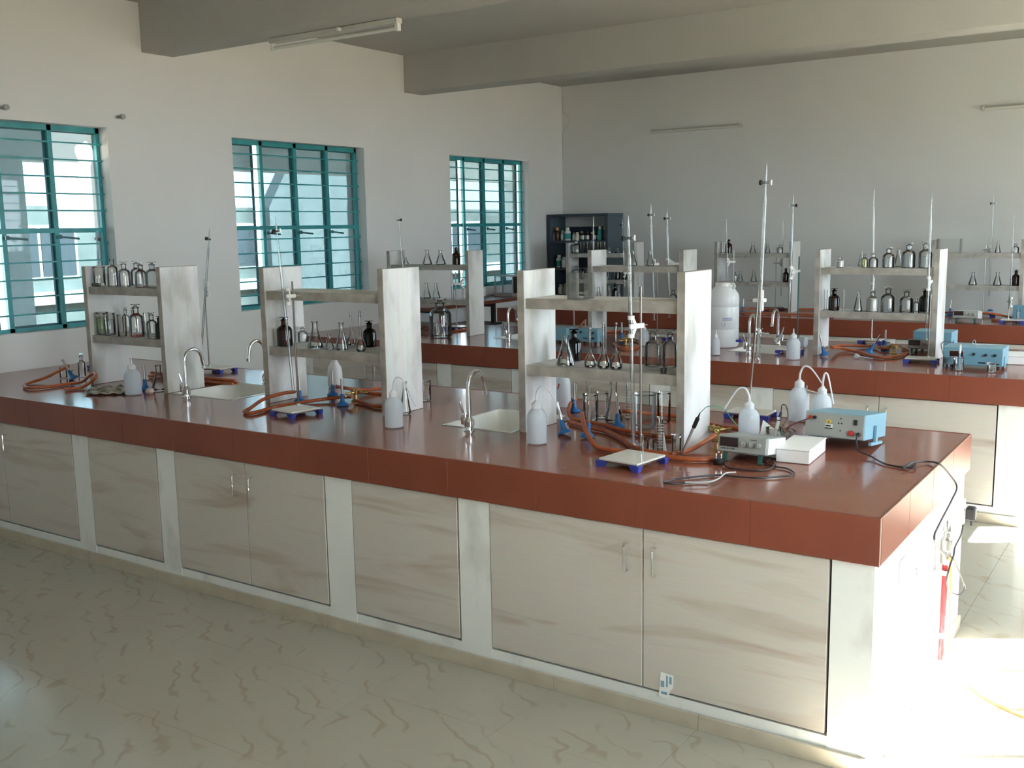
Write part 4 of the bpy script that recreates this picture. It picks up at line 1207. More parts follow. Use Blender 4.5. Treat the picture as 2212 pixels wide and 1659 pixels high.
t = tag(MB().add([(0, 0, 0), (0.010, 0, 0), (0.022, 0.002, -0.075), (0.004, 0.002, -0.075), (0, 0.002, 0), (0.010, 0.002, 0), (0.022, 0.004, -0.075), (0.004, 0.004, -0.075)], [(0, 1, 2, 3), (7, 6, 5, 4), (0, 4, 5, 1), (1, 5, 6, 2), (2, 6, 7, 3), (3, 7, 4, 0)]).build('paper_strip', 'card', loc=(-1.022, 0.55, 1.092), smooth=False), 'folded white paper strip beside the clear beaker, right rack, front bench', 'paper')
t.location.z = TOP + 0.079
standing(cylinder_glass, (-0.994, 0.48, 0.158, 0.012), 'graduated measuring cylinder right of the burette plate, front bench')
q = (-1.078, 0.563, 0.06, 0.014)
standing(reagent_bottle, q, 'small vial with a black cap behind the burette plate, front bench', stopper=False, cap='black', group='small vials', name='capped_vial', neck=0.2)
pl = (-1.016, 0.277, 0.179, 0.197, -0.128)
rd = (-1.077, 0.47, 0.682)
burette_stand(pl, rd, 'blue footed burette stand with white plate before the right rack, front bench', (0.527, *(-1.09, 0.41, 1.405)[:2]), 'darksteel')
burette((-1.078, 0.41, 0.926), (-1.103, 0.41, 1.844), 'tall inverted burette in front of the right rack, front bench', r=0.0082, dir_=-1)
tag(MB().lathe([(0.0015, 0), (0.0042, 0.03), (0.0042, 0.11), (0.0052, 0.114)], 10).build('glass_dropper', 'clear', loc=(*(-0.92, 0.174), 0.9155)), 'slim glass dropper upright on the white plate, front bench', 'dropper')
# pH meter corner
def lead(par, pts, _lab, r, mat, *a, **k):
    o = MB().tube(spline(pts, 8), r, 8).build('lead', mat, par)
    o.matrix_parent_inverse = par.matrix_basis.inverted()
    return o
standing(beaker, (-0.923, 0.481, 0.091, 0.02), 'small beaker holding a slanted electrode, front bench', **WB)
e0 = Vector((-0.911, 0.514, 0.88)) + Vector((0, 0, 0.012)); e1 = Vector((-0.796, 0.42, 1.082))
el = thing('glass_electrode', 'slanted glass electrode with green lead leaning in the small beaker, front bench', 'electrode', e0, rot=(e1 - e0).to_track_quat('Z', 'Y').to_euler(), group='glass electrodes')
Ln = (e1 - e0).length
MB().lathe([(0.0, 0.0), (0.004, 0.004), (0.006, 0.014), (0.006, Ln * 0.68), (0.0, Ln * 0.68)], 12).build('stem', 'greywire', el)
MB().lathe([(0.0, Ln * 0.66), (0.0085, Ln * 0.66), (0.0085, Ln * 0.87), (0.004, Ln * 0.9), (0.002, Ln)], 12).build('cap', 'black', el)
lead(el, [tuple(e1), (-0.775, 0.45, 1.105), (-0.745, 0.52, 1.09), (-0.735, 0.60, 1.03), (-0.735, 0.66, 0.995)], 'thin green wire from the slanted electrode to the meter, front bench', 0.0016, 'greenwire', 'electrode_wire', 'wire', group='instrument leads')

def meter(x, y, z, w, d, h, tilt, label, rotz=0.0, panel='greypanel', case='greycase', side='white', title=True):
    """small bench meter: dark display left, three knobs right, front raised on two brackets"""
    t = thing('bench_meter', label, 'meter', (x, y, z), group='bench meters', rot=(tilt, 0, rotz))
    cs = MB().box(-w / 2, 0.003, 0, w / 2, d, h, 0.003).build('case', case, t, smooth=False)
    MB().box(w / 2, 0.012, 0.004, w / 2 + 0.0025, d - 0.01, h - 0.004).build('side_panel', side, cs, smooth=False)
    fp = MB().box(-w / 2 + 0.002, -0.003, 0.002, w / 2 - 0.002, 0.0035, h - 0.002, 0.002).build('front_panel', panel, t, smooth=False)
    MB().box(-w * 0.44, -0.0045, h * 0.36, -w * 0.10, -0.002, h * 0.82).build('display', 'display', fp, smooth=False)
    MB().box(-w * 0.46, -0.0038, h * 0.32, -w * 0.08, -0.0028, h * 0.86).build('display_bezel', 'black', fp, smooth=False)
    for k in range(3):
        cx = w * (0.03 + 0.155 * k)
        kb = MB().lathe([(0, 0), (h * 0.17, 0), (h * 0.15, 0.010), (h * 0.13, 0.014), (0, 0.014)], 16, (cx, -0.003, h * 0.52), Matrix.Rotation(R(90), 3, 'X')).build('knob', 'silverknob', fp)
        MB().box(cx - 0.0008, -0.0185, h * 0.52, cx + 0.0008, -0.0165, h * 0.66).build('knob_pointer', 'white', fp, smooth=False)
    if title:
        mb = MB()   # printed title strokes under the display: "DIGITAL pH METER"-sized line of small type
        for k in range(9):
            mb.box(-w * 0.43 + k * w * 0.033, -0.0034, h * 0.17, -w * 0.43 + k * w * 0.033 + w * 0.02, -0.0026, h * (0.26 if k % 3 else 0.23))
        mb.build('printed_title', 'black', fp, smooth=False, kind='stuff')
        MB().box(w * 0.16, -0.0034, h * 0.80, w * 0.30, -0.0026, h * 0.83).build('printed_line', 'black', fp, smooth=False)
    for s in (-1, 1):
        MB().box(s * w * 0.36 - 0.008, 0.01, -0.036, s * w * 0.36 + 0.008, 0.016, 0.001).box(s * w * 0.36 - 0.008, 0.016, -0.036, s * w * 0.36 + 0.008, 0.04, -0.032).build('foot', 'greenmetal', t, smooth=False)
        MB().box(s * w * 0.36 - 0.008, d - 0.03, -0.004, s * w * 0.36 + 0.008, d - 0.014, 0.001).build('rear_foot', 'black', t, smooth=False)
    return t
meter(-0.656, 0.50, 0.9215, 0.198, 0.215, 0.068, R(-8.5), 'grey bench meter with three knobs before the wash bottle, front bench')
q = (-0.792, 0.934, 0.164, 0.045)
wash_bottle((q[0], q[1], Z0, q[2], q[3]), 'wash bottle with spout to the left behind the grey meter, front bench', ang=R(180), reach=1.15, drop=0.42)
# white flat box
wb = thing('carton', 'flat white box between the grey meter and the blue instrument, front bench', 'box', (-0.488, 0.738, Z0), rotz=R(4))
MB().box(-0.075, -0.135, 0, 0.055, 0.135, 0.048, 0.002).build('tray', 'card', wb, smooth=False)
MB().box(-0.077, -0.137, 0.049, 0.057, 0.137, 0.056, 0.002).build('lid', 'card', wb, smooth=False)
# cup of electrodes with crumpled film
cup = (-0.695, 0.978, 0.054, 0.036)
standing(beaker, cup, 'small clear cup holding the standing electrode behind the meter, front bench', **WB)
e0 = Vector((cup[0], cup[1], TOP + 0.012)); e1 = Vector((-0.675, 1, 1.003))
el = thing('glass_electrode', 'upright white electrode with a black cap in the small cup, front bench', 'electrode', e0, rot=(e1 - e0).to_track_quat('Z', 'Y').to_euler(), group='glass electrodes')
Ln = (e1 - e0).length
MB().lathe([(0.0, 0.0), (0.006, 0.004), (0.0075, 0.014), (0.0075, Ln * 0.70), (0.0, Ln * 0.7)], 12).build('stem', 'whitehard', el)
MB().lathe([(0.0085, Ln * 0.66), (0.0095, Ln * 0.66), (0.0095, Ln * 0.82), (0.006, Ln * 0.83), (0.005, Ln)], 12).build('cap', 'black', el)
MB().lathe([(0.0098, Ln * 0.70), (0.0098, Ln * 0.80)], 12).build('collar', 'chrome', el)
ex = e1
lead(el, [tuple(e1), (ex.x + 0.004, ex.y, ex.z + 0.03), (ex.x + 0.022, ex.y, ex.z + 0.028), (ex.x + 0.030, ex.y, ex.z - 0.02), *[(-0.634, 0.893, 0.955), (-0.573, 0.74, 0.94)]], 'black lead arching from the upright electrode to the white box, front bench', 0.0022, 'cable', 'electrode_wire', 'wire', group='instrument leads')
fv = []; ff = []
rnd = random.Random(11)
cx, cy = (-0.71, 1.125)
for i in range(7):
    for j in range(7):
        fv.append((cx - 0.07 + i * 0.022 + rnd.uniform(-.006, .006), cy - 0.05 + j * 0.017 + rnd.uniform(-.006, .006), Z0 + 0.003 + rnd.uniform(0, 0.034)))
for i in range(6):
    for j in range(6):
        a = i * 7 + j
        ff += [(a, a + 7, a + 8), (a, a + 8, a + 1)]
tag(MB().add(fv, ff).build('plastic_film', 'film', smooth=False), 'crumpled clear plastic film round the electrode cup, front bench', 'film')
tag(MB().add([(0, 0, 0), (0.06, 0.01, 0), (0.09, 0.05, 0.01), (0.005, 0.03, 0.075), (0, 0.002, 0), (0.06, 0.012, 0), (0.09, 0.052, 0.01), (0.005, 0.032, 0.075)], [(0, 1, 2, 3), (7, 6, 5, 4), (0, 4, 5, 1), (1, 5, 6, 2), (2, 6, 7, 3), (3, 7, 4, 0)]).build('card_flap', 'card', loc=(*(-0.763, 0.982), Z0 + 0.002), smooth=False), 'folded white card standing behind the wash bottle, front bench', 'card')
# wash bottles at the right
q = (-0.747, 1.459, 0.191, 0.047)
wash_bottle((q[0], q[1], Z0, q[2], q[3]), 'wash bottle behind the blue instrument, left of the pair, front bench', ang=R(-5), drop=0.30)
q = (-0.614, 1.376, 0.179, 0.043)
wash_bottle((q[0], q[1], Z0, q[2], q[3]), 'wash bottle behind the blue instrument, right of the pair, front bench', ang=R(10), reach=0.45, drop=0.5)
# clamp stand between the two bottles
cs = (-0.72, 1.532, 0.17)
t = thing('clamp_stand', 'thin rod with a chrome boss between the two right wash bottles, front bench', 'stand', (cs[0] + 0.004, cs[1] - 0.075, Z0))
MB().tube([(0, 0, 0.008), (0.004, 0, cs[2])], 0.004, 8).build('rod', 'steel', t)
MB().box(-0.02, -0.03, 0, 0.02, 0.03, 0.009, 0.002).build('foot_plate', 'darksteel', t, smooth=False)
bo = MB().obox((0.028, 0, cs[2] - 0.03), (0.05, 0.016, 0.016), Matrix.Rotation(R(12), 3, 'Y'), 0.003).build('boss', 'chrome', t)
for s in (-1, 1):
    MB().tube([(0.05, 0, cs[2] - 0.036), (0.07, 0, cs[2] - 0.036 + s * 0.018)], 0.0035, 8).build('jaw', 'chrome', bo)
# tall burette on a leaning stand
pl = (*(-0.973, 1.436), 0.20, 0.14, 0.02)
rt = (-0.9, 1.3, 1.525); rb = (-1.018, 1.537)
st = burette_stand(pl, (rb[0], rb[1], 0.06), 'white plate burette stand behind the meter wash bottle, front bench', None, 'steel')
MB().tube([(rb[0] - pl[0], rb[1] - pl[1], 0.03), (rt[0] - pl[0], 1.30 - pl[1], rt[2] - TOP)], 0.005, 10).build('long_rod', 'steel', st)
ck = (-0.899, 1.3, 1.458); cb = (-0.871, 1.26, 1.461)
m = MB()
m.obox((ck[0] - pl[0] + 0.012, 1.28 - pl[1], ck[2] - TOP), (0.05, 0.05, 0.018), None, 0.003)
for s in (-1, 1):
    m.obox((cb[0] - pl[0], 1.262 - pl[1], ck[2] - TOP + s * 0.028), (0.016, 0.018, 0.04), None, 0.003)
cl = m.build('clamp', 'whitehard', st)
MB().tube([(ck[0] - pl[0] - 0.012, 1.28 - pl[1], ck[2] - TOP), (ck[0] - pl[0] - 0.05, 1.28 - pl[1], ck[2] - TOP)], 0.004, 8).build('clamp_screw', 'steel', cl)
burette((-0.875, 1.245, 1.189), (-0.85, 1.245, 2.067), 'tallest inverted burette, rising behind the meter wash bottle, front bench', r=0.0078, dir_=-1)

# blue instrument seen from the back, tilted on a bail foot
bi = thing('blue_instrument', 'light blue instrument box at the right end of the front bench', 'instrument', (-0.4245, 0.92, 0.9135), rot=(R(-6.5), 0, R(-1.5)), group='blue instruments')
w2, dd, hh = 0.1225, 0.31, 0.102
MB().box(-w2, 0.003, 0, w2, dd, hh, 0.002).build('case', 'inst', bi, smooth=False)
rp_ = MB().box(-w2 + 0.003, -0.002, 0.003, w2 - 0.003, 0.004, hh - 0.003).build('rear_panel', 'greypanel', bi, smooth=False)
MB().box(w2 - 0.043, -0.008, 0.060, w2 - 0.029, -0.001, 0.082, 0.001).build('rocker_switch', 'black', rp_, smooth=False)
rx = Matrix.Rotation(R(90), 3, 'X')
MB().lathe([(0, 0), (0.0115, 0), (0.0105, 0.010), (0.006, 0.013), (0, 0.013)], 18, (w2 - 0.052, -0.002, 0.026), rx).build('fuse_holder', 'red', rp_)
MB().lathe([(0, 0), (0.0085, 0), (0.0085, 0.012), (0.006, 0.016), (0, 0.016)], 16, (w2 - 0.020, -0.002, 0.024), rx).build('cable_gland', 'black', rp_)
MB().lathe([(0, 0), (0.007, 0), (0.007, 0.013), (0, 0.013)], 14, (-w2 + 0.024, -0.002, 0.078), rx).build('red_terminal', 'red', rp_)
MB().lathe([(0, 0), (0.007, 0), (0.007, 0.013), (0, 0.013)], 14, (-w2 + 0.042, -0.002, 0.078), rx).build('black_terminal', 'black', rp_)
yl = MB().box(-0.034, -0.0032, 0.058, -0.012, -0.0018, 0.073).build('warning_label', 'yellow', rp_, smooth=False)
MB().add([(-0.027, -0.0036, 0.061), (-0.019, -0.0036, 0.061), (-0.023, -0.0036, 0.069)], [(0, 1, 2)]).build('warning_triangle', 'black', yl, smooth=False)
nl = MB().box(-0.038, -0.0032, 0.036, -0.006, -0.0018, 0.056).build('maker_label', 'white', rp_, smooth=False)
MB().box(-0.038, -0.0038, 0.036, -0.006, -0.0030, 0.041).box(-0.035, -0.0038, 0.045, -0.014, -0.0030, 0.051).build('label_print', 'black', nl, smooth=False)
for (a, c) in ((0.026, 0.082), (0.018, 0.062), (0.030, 0.062), (0.026, 0.032)):
    MB().lathe([(0, 0), (0.0028, 0), (0.0028, 0.002), (0, 0.002)], 10, (a, -0.002, c), rx).build('screw', 'black', rp_)
lg = MB().box(w2 + 0.002, 0.13, -0.018, w2 + 0.012, 0.155, 0.055).build('bail_leg', 'inst', bi, smooth=False)
MB().box(w2 + 0.002, 0.06, -0.0235, w2 + 0.014, 0.22, -0.012).build('bail_bar', 'inst', lg, smooth=False)
lg = MB().box(-w2 - 0.012, 0.13, -0.018, -w2 - 0.002, 0.155, 0.055).build('bail_leg', 'inst', bi, smooth=False)
MB().box(-w2 - 0.014, 0.06, -0.0235, -w2 - 0.002, 0.22, -0.012).build('bail_bar', 'inst', lg, smooth=False)
bi.location.z = 0.930
hose([(-0.522, 0.905, 1.005), (-0.56, 0.88, 0.99), (-0.60, 0.86, 0.965), *[(-0.592, 0.878, 0.942), (-0.581, 0.83, 0.938)]], 'dark red lead from the blue instrument to the white box, front bench', 0.0026, plain('dark_red_cable', (0.07, 0.015, 0.02), 0.4), 'instrument_lead', 'wire', group='instrument leads')
# mains lead of the blue instrument, over the bench end to the socket
hose([(-0.322, 0.897, 0.955), (-0.318, 0.865, 0.935), (-0.30, 0.84, 0.905), *[(-0.251, 0.826, 0.892), (-0.174, 0.744, 0.886), (-0.104, 0.722, 0.886), (-0.062, 0.719, 0.89), (-0.085, 0.82, 0.888), (-0.088, 0.735, 0.896), (-0.095, 0.683, 0.89), (-0.079, 0.795, 0.892), (-0.041, 0.854, 0.888), (0.008, 0.819, 0.89)], (0.03, 0.905, 0.833), (0.05, 0.945, 0.779), (0.06, 0.791, 0.761), (0.065, 0.553, 0.728), (0.068, 0.467, 0.708), (0.068, 0.54, 0.648), (0.06, 0.762, 0.558), (0.055, 0.905, 0.501), (0.05, 1.11, 0.377), (0.05, 1.232, 0.283), (0.05, 1.112, 0.289), (0.05, 0.919, 0.362), (0.05, 0.833, 0.432), (0.058, 0.838, 0.493), (0.062, 0.88, 0.522), (0.06, 0.912, 0.547), (0.055, 1.056, 0.558), (0.05, 1.116, 0.582)], 'black mains cable over the bench end to the wall socket, front bench', 0.0036, 'cable', 'mains_cable', 'cable', group='mains cables')
# coiled lead and plug before the meter
hose([(-0.703, 0.432, 0.892), (-0.651, 0.385, 0.886), (-0.55, 0.409, 0.886), (-0.523, 0.458, 0.886), (-0.532, 0.529, 0.892), (-0.563, 0.574, 0.894), (-0.567, 0.529, 0.888), (-0.516, 0.496, 0.886), (-0.47, 0.488, 0.886), (-0.423, 0.431, 0.886), (-0.432, 0.376, 0.886), (-0.509, 0.3, 0.886), (-0.573, 0.28, 0.886), (-0.656, 0.264, 0.886), (-0.73, 0.181, 0.886), (-0.771, 0.11, 0.886), (-0.778, 0.062, 0.887), (-0.741, 0.064, 0.886), (-0.688, 0.126, 0.886), (-0.646, 0.153, 0.887)], 'black mains cable coiled before the grey meter, front bench', 0.0033, 'cable', 'mains_cable', 'cable', group='mains cables')
hose([(-0.702, 0.078, 0.893), (-0.634, 0.125, 0.893), (-0.621, 0.188, 0.893), (-0.63, 0.279, 0.893), (-0.603, 0.311, 0.893)], 'pale grey wire lying across the coiled cable, front bench', 0.003, 'greywire', 'electrode_wire', 'wire', group='instrument leads')
pg = thing('mains_plug', 'black three pin plug lying pins up before the grey meter, front bench', 'plug', (*(-0.729, 0.449), Z0), rotz=R(20), group='mains plugs')
MB().lathe([(0, 0), (0.020, 0), (0.023, 0.006), (0.022, 0.020), (0.017, 0.024), (0, 0.024)], 16).build('body', 'black', pg)
for (a, c, h) in ((-0.010, -0.004, 0.020), (0.010, -0.004, 0.020), (0, 0.009, 0.026)):
    MB().tube([(a, c, 0.022), (a, c, 0.022 + h)], 0.0024, 8).build('pin', 'chrome', pg)

# ------------------------------------------------------------------ right end face of the front bench
def socket(y, z, label, plug=False):
    t = thing('wall_socket', label, 'socket', (-0.0175, y, z), group='bench end sockets')
    MB().box(0, -0.055, -0.055, 0.036, 0.055, 0.055, 0.003).build('box', 'whitehard', t, smooth=False)
    fp = MB().box(0.036, -0.052, -0.052, 0.040, 0.052, 0.052, 0.002).build('face_plate', 'white', t, smooth=False)
    MB().box(0.040, -0.036, -0.016, 0.045, -0.012, 0.016).build('switch', 'whitehard', fp, smooth=False)
    for (a, c) in ((0.012, -0.01), (0.034, -0.01), (0.023, 0.012)):
        MB().lathe([(0, 0), (0.004, 0), (0.004, 0.001), (0, 0.001)], 8, (0.040, a, c), Matrix.Rotation(R(90), 3, 'Y')).build('pin_hole', 'black', fp)
    return t
socket(0.40, 0.585, 'white socket box nearest the front corner of the bench end')
socket(1.275, 0.585, 'white socket with a black plug at the rear of the bench end')
pg = thing('mains_plug', 'black plug pushed into the bench end socket', 'plug', (0.0295, 1.298, 0.585), group='mains plugs')
MB().box(0, -0.022, -0.028, 0.038, 0.022, 0.028, 0.006).build('body', 'black', pg)
MB().tube([(0.022, 0, -0.026), (0.022, -0.01, -0.05)], 0.005, 8).build('strain_relief', 'black', pg)
gv = thing('gas_valve', 'red gas riser pipe with a steel valve on the bench end', 'valve', (0.02, 0.955, 0.06))
MB().tube([(0, 0, 0), (0, 0, 0.40)], 0.0115, 14).build('riser_pipe', 'redpipe', gv)
MB().lathe([(0.018, 0.40), (0.021, 0.405), (0.021, 0.45), (0.018, 0.455), (0.022, 0.46), (0.022, 0.50), (0.013, 0.51), (0.011, 0.53), (0.016, 0.535), (0.015, 0.56), (0.006, 0.575), (0, 0.58)], 16).build('valve_body', 'steel', gv)
MB().tube([(0, 0.014, 0.47), (0.002, 0.075, 0.478)], 0.010, 10, rad=[0.012, 0.009]).build('side_outlet', 'steel', gv)
MB().box(-0.036, -0.03, 0.36, 0.018, 0.03, 0.375).build('pipe_clip', 'whitehard', gv, smooth=False)
MB().box(-0.036, -0.03, 0.10, 0.018, 0.03, 0.115).build('pipe_clip', 'whitehard', gv, smooth=False)
hose([(0.04, 0.93, 0.50), (0.045, 0.935, 0.42), (0.042, 0.96, 0.32), (0.045, 0.965, 0.2), (0.05, 0.955, 0.1), (0.12, 0.90, 0.012)], 'orange cord hanging along the red gas pipe, bench end', 0.004, 'orangewire', 'hanging_cord', 'cord', group='bench end cords')
hose([(0.02, 0.83, 0.70), (0.014, 0.83, 0.5), (0.012, 0.825, 0.3), (0.012, 0.82, 0.08)], 'thin grey cord hanging left of the gas pipe, bench end', 0.0022, 'greywire', 'hanging_cord', 'cord', group='bench end cords')
hose([(0.14, 0.89, 0.006), (0.22, 0.80, 0.006), (0.36, 0.72, 0.006), (0.5, 0.70, 0.006)], 'loose tan cord on the sunlit floor by the bench end', 0.005, 'orangewire', 'floor_cord', 'cord', group='bench end cords')
# scuffed sticker on the right cabinet door
sk = thing('door_sticker', 'half torn white and blue sticker low on the right cabinet door, front bench', 'sticker', (-0.745, 0.0172, 0.135))
MB().add([(-0.028, 0, -0.045), (0.012, 0, -0.05), (0.016, 0, -0.02), (0.030, 0, 0.0), (0.030, 0, 0.045), (-0.020, 0, 0.05), (-0.028, -0.0006, -0.045), (0.012, -0.0006, -0.05), (0.016, -0.0006, -0.02), (0.030, -0.0006, 0.0), (0.030, -0.0006, 0.045), (-0.020, -0.0006, 0.05)], [(0, 1, 2, 3, 4, 5), (11, 10, 9, 8, 7, 6)] + [(k, k + 6, (k + 1) % 6 + 6, (k + 1) % 6) for k in range(6)]).build('paper', 'card', sk, smooth=False)
pb = MB()
for q in ((-0.018, -0.035, 0.006, -0.025), (-0.02, -0.008, -0.006, 0.016), (0.002, -0.004, 0.008, 0.04), (0.014, 0.01, 0.024, 0.038)):
    pb.box(q[0], -0.0012, q[1], q[2], -0.0007, q[3])
pb.build('blue_print', plain('faded_blue_print', (0.22, 0.38, 0.50), 0.6), sk, smooth=False)

# ================================================================== middle bench
q = (-4.619, 3.699, 0.334, 0.091)
t = reagent_bottle((q[0], q[1], Z0, q[2], q[3]), 'large stoppered jar with red lettering before the left rack, middle bench', glassmat='thick', group='reagent bottles on the worktops', neck=0.20, name='storage_jar', liquid='liqclear', level=0.3)
an = math.atan2(-3.2 - q[1], 0.776 - q[0])
wm = MB()   # hand-written red marks: three rough capitals on the jar wall
def stroke(mb, rad, a0, z0, a1, z1, w=0.0022):
    """a painted stroke on a cylinder wall, from angle a0 to a1 and height z0 to z1"""
    n = 4
    pts = [(math.cos(a0 + (a1 - a0) * k / n) * rad, math.sin(a0 + (a1 - a0) * k / n) * rad, z0 + (z1 - z0) * k / n) for k in range(n + 1)]
    mb.tube(pts, w, 5)
zc = q[2] * 0.40; rr_ = q[3] + 0.001
for (a0, z0, a1, z1) in ((-.35, 0, -.35, .036), (-.35, .036, -.22, .03), (-.22, .03, -.22, .008), (-.22, .008, -.35, 0), (-.12, 0, -.06, .036), (-.06, .036, 0, 0), (.08, 0, .08, .036), (.08, .036, .16, .016), (.16, .016, .24, .036), (.24, .036, .24, 0)):
    stroke(wm, rr_, an + a0, zc + z0, an + a1, zc + z1)
wm.build('red_lettering', plain('red_marker', (0.40, 0.05, 0.06), 0.6), t, kind='stuff')
standing(cylinder_glass, (-4.639, 3.385, 0.134, 0.017), 'glass cylinder left of the large jar, middle bench')
hose([(-5.089, 4.004, 0.9), (-5.018, 3.984, 0.93), (-4.961, 3.952, 0.91), (-4.955, 3.883, 0.9), (-4.889, 3.737, 0.892)], 'dark twisted rubber hose left of the large jar, middle bench', 0.010, mottled('dark_red_rubber', (0.10, 0.02, 0.012), (0.18, 0.04, 0.02), (30, 30, 30), 0.5))
hose([(-4.77, 4.051, 0.892), (-4.774, 4.23, 0.892), (-4.757, 4.423, 0.892), (-4.612, 4.301, 0.892)], 'orange rubber hose passing the right foot of the left rack, middle bench')
pl = (*(-4.899, 4.304), 0.18, 0.12, 0.0)
burette_stand(pl, (pl[0], pl[1], 0.53), 'burette stand behind the left rack, middle bench', (0.42, *(-4.885, 4.4, 1.396)[:2]), 'darksteel')
burette((-4.898, 4.4, 1.139), (-4.863, 4.4, 1.932), 'glass burette tube rising behind the left rack panel, middle bench', tap=False)
burette((-4.93, 3.62, 1.232), (-4.982, 3.62, 1.954), 'burette before the left panel of the left rack, middle bench')
pl = (*(-4.611, 3.194), 0.18, 0.12, 0.0)
burette_stand(pl, (pl[0] + 0.07, pl[1] + 0.02, 0.45), 'burette stand hidden behind the middle rack of the front bench', (0.40, *(-4.936, 3.62, 1.352)[:2]))

def blue_box(x, y, w, d, h, label, knobs=((0.2, 0.7), (0.75, 0.7)), display=None, slots=(), rotz=0.0, zf=0.022, front='instpanel'):
    t = thing('blue_instrument', label, 'instrument', (x, y, Z0), rotz=rotz, group='blue instruments')
    MB().box(-w / 2, 0.004, zf, w / 2, d, zf + h, 0.002).build('case', 'inst', t, smooth=False)
    fp = MB().box(-w / 2 + 0.003, -0.001, zf + 0.003, w / 2 - 0.003, 0.0045, zf + h - 0.003).build('front_panel', front, t, smooth=False)
    for (a, c) in knobs:
        MB().lathe([(0, 0), (0.0095, 0), (0.008, 0.012), (0, 0.012)], 14, (-w / 2 + a * w, -0.001, zf + c * h), Matrix.Rotation(R(90), 3, 'X')).build('knob', 'black', fp)
    if display:
        a0, a1, c0_, c1_ = display
        MB().box(-w / 2 + a0 * w, -0.0025, zf + c0_ * h, -w / 2 + a1 * w, -0.0005, zf + c1_ * h).build('display_frame', 'greypanel', fp, smooth=False)
        MB().box(-w / 2 + (a0 + .015) * w, -0.004, zf + (c0_ + .05) * h, -w / 2 + (a1 - .015) * w, -0.002, zf + (c1_ - .05) * h).build('display', 'display', fp, smooth=False)
    for (a0, a1, c) in slots:
        MB().box(-w / 2 + a0 * w, -0.003, zf + c * h - 0.004, -w / 2 + a1 * w, -0.0005, zf + c * h + 0.004).build('rocker_switch', 'black', fp, smooth=False)
    for sx in (-1, 1):
        MB().box(sx * (w / 2 - 0.025) - 0.008, 0.006, 0, sx * (w / 2 - 0.025) + 0.008, 0.022, zf + 0.001).build('foot', 'black', t, smooth=False)
        MB().box(sx * (w / 2 - 0.025) - 0.008, d - 0.024, 0, sx * (w / 2 - 0.025) + 0.008, d - 0.008, zf + 0.001).build('foot', 'black', t, smooth=False)
        MB().box(sx * (w / 2 + 0.004) - 0.003, 0.05, zf - 0.01, sx * (w / 2 + 0.004) + 0.003, 0.09, zf + h * 0.5).build('bail_leg', 'inst', t, smooth=False)
    return t
blue_box(-3.205, 3.75, 0.20, 0.12, 0.10, 'blue instrument behind the right rack, right one of two, middle bench', ((0.25, 0.75), (0.8, 0.72), (0.8, 0.3)), slots=((0.35, 0.55, 0.28),))
blue_box(-3.46, 3.74, 0.16, 0.14, 0.10, 'blue instrument behind the right rack, left one of two, middle bench', ((0.3, 0.7),))
blue_box(-0.365, 3.62, 0.345, 0.22, 0.112, 'long blue instrument with a dark display, right end of the middle bench', ((0.52, 0.64), (0.72, 0.62), (0.87, 0.62)), (0.10, 0.36, 0.42, 0.82), ((0.60, 0.72, 0.18), (0.78, 0.95, 0.14)))
blue_box(-0.77, 4.42, 0.26, 0.22, 0.12, 'light blue instrument behind the right rack, middle bench', (), None, ())
meter(-0.79, 4.22, TOP + 0.042, 0.20, 0.17, 0.065, R(-8), 'grey bench meter under the right rack, middle bench', title=False)
bb_ = thing('carton', 'small white box at the right end of the middle bench', 'box', (-0.14, 4.06, Z0), rotz=R(8))
MB().box(-0.085, -0.11, 0, 0.085, 0.11, 0.05, 0.002).build('tray', 'card', bb_, smooth=False)
MB().box(-0.087, -0.112, 0.051, 0.087, 0.112, 0.06, 0.002).build('lid', 'card', bb_, smooth=False)
standing(beaker, (-0.425, 3.518, 0.083, 0.03), 'beaker holding an electrode before the long blue instrument, middle bench', **WB)
standing(beaker, (-0.512, 3.633, 0.068, 0.026), 'beaker left of the electrode beaker, middle bench', **WB)
standing(beaker, (-0.238, 3.518, 0.059, 0.025), 'low beaker right of the electrode beaker, middle bench', **WB)
e0 = Vector((*(-0.425, 3.518, 0.083, 0.03)[:2], TOP + 0.01)); e1 = e0 + Vector((0.006, 0, 0.155))
el = thing('glass_electrode', 'pale electrode standing in a beaker, right end of the middle bench', 'electrode', e0, rot=(e1 - e0).to_track_quat('Z', 'Y').to_euler(), group='glass electrodes')
MB().lathe([(0.0, 0.0), (0.005, 0.005), (0.006, 0.014), (0.006, 0.10), (0.0, 0.1)], 12).build('stem', 'inst', el)
MB().lathe([(0.0, 0.10), (0.007, 0.10), (0.007, 0.14), (0.003, 0.155), (0.0, 0.155)], 12).build('cap', 'whitehard', el)
hose([(-0.568, 3.829, 0.91), (-0.605, 3.952, 0.94), (-0.626, 4.003, 0.98), (-0.62, 4.072, 0.995), (-0.586, 4.173, 0.98), (-0.539, 4.145, 0.96)], 'black lead looping left of the long blue instrument, middle bench', 0.0026, 'cable', 'instrument_lead', 'wire', group='instrument leads')
hose([(-0.24, 3.80, 1.0205), (-0.30, 3.79, 1.0205), (-0.36, 3.77, 1.0205), (-0.39, 3.74, 1.03), (-0.37, 3.70, 1.055), (-0.355, 3.66, 1.03), (-0.35, 3.64, 1.0205)], 'black and white lead on top of the long blue instrument, middle bench', 0.003, 'greywire', 'instrument_lead', 'wire', group='instrument leads')

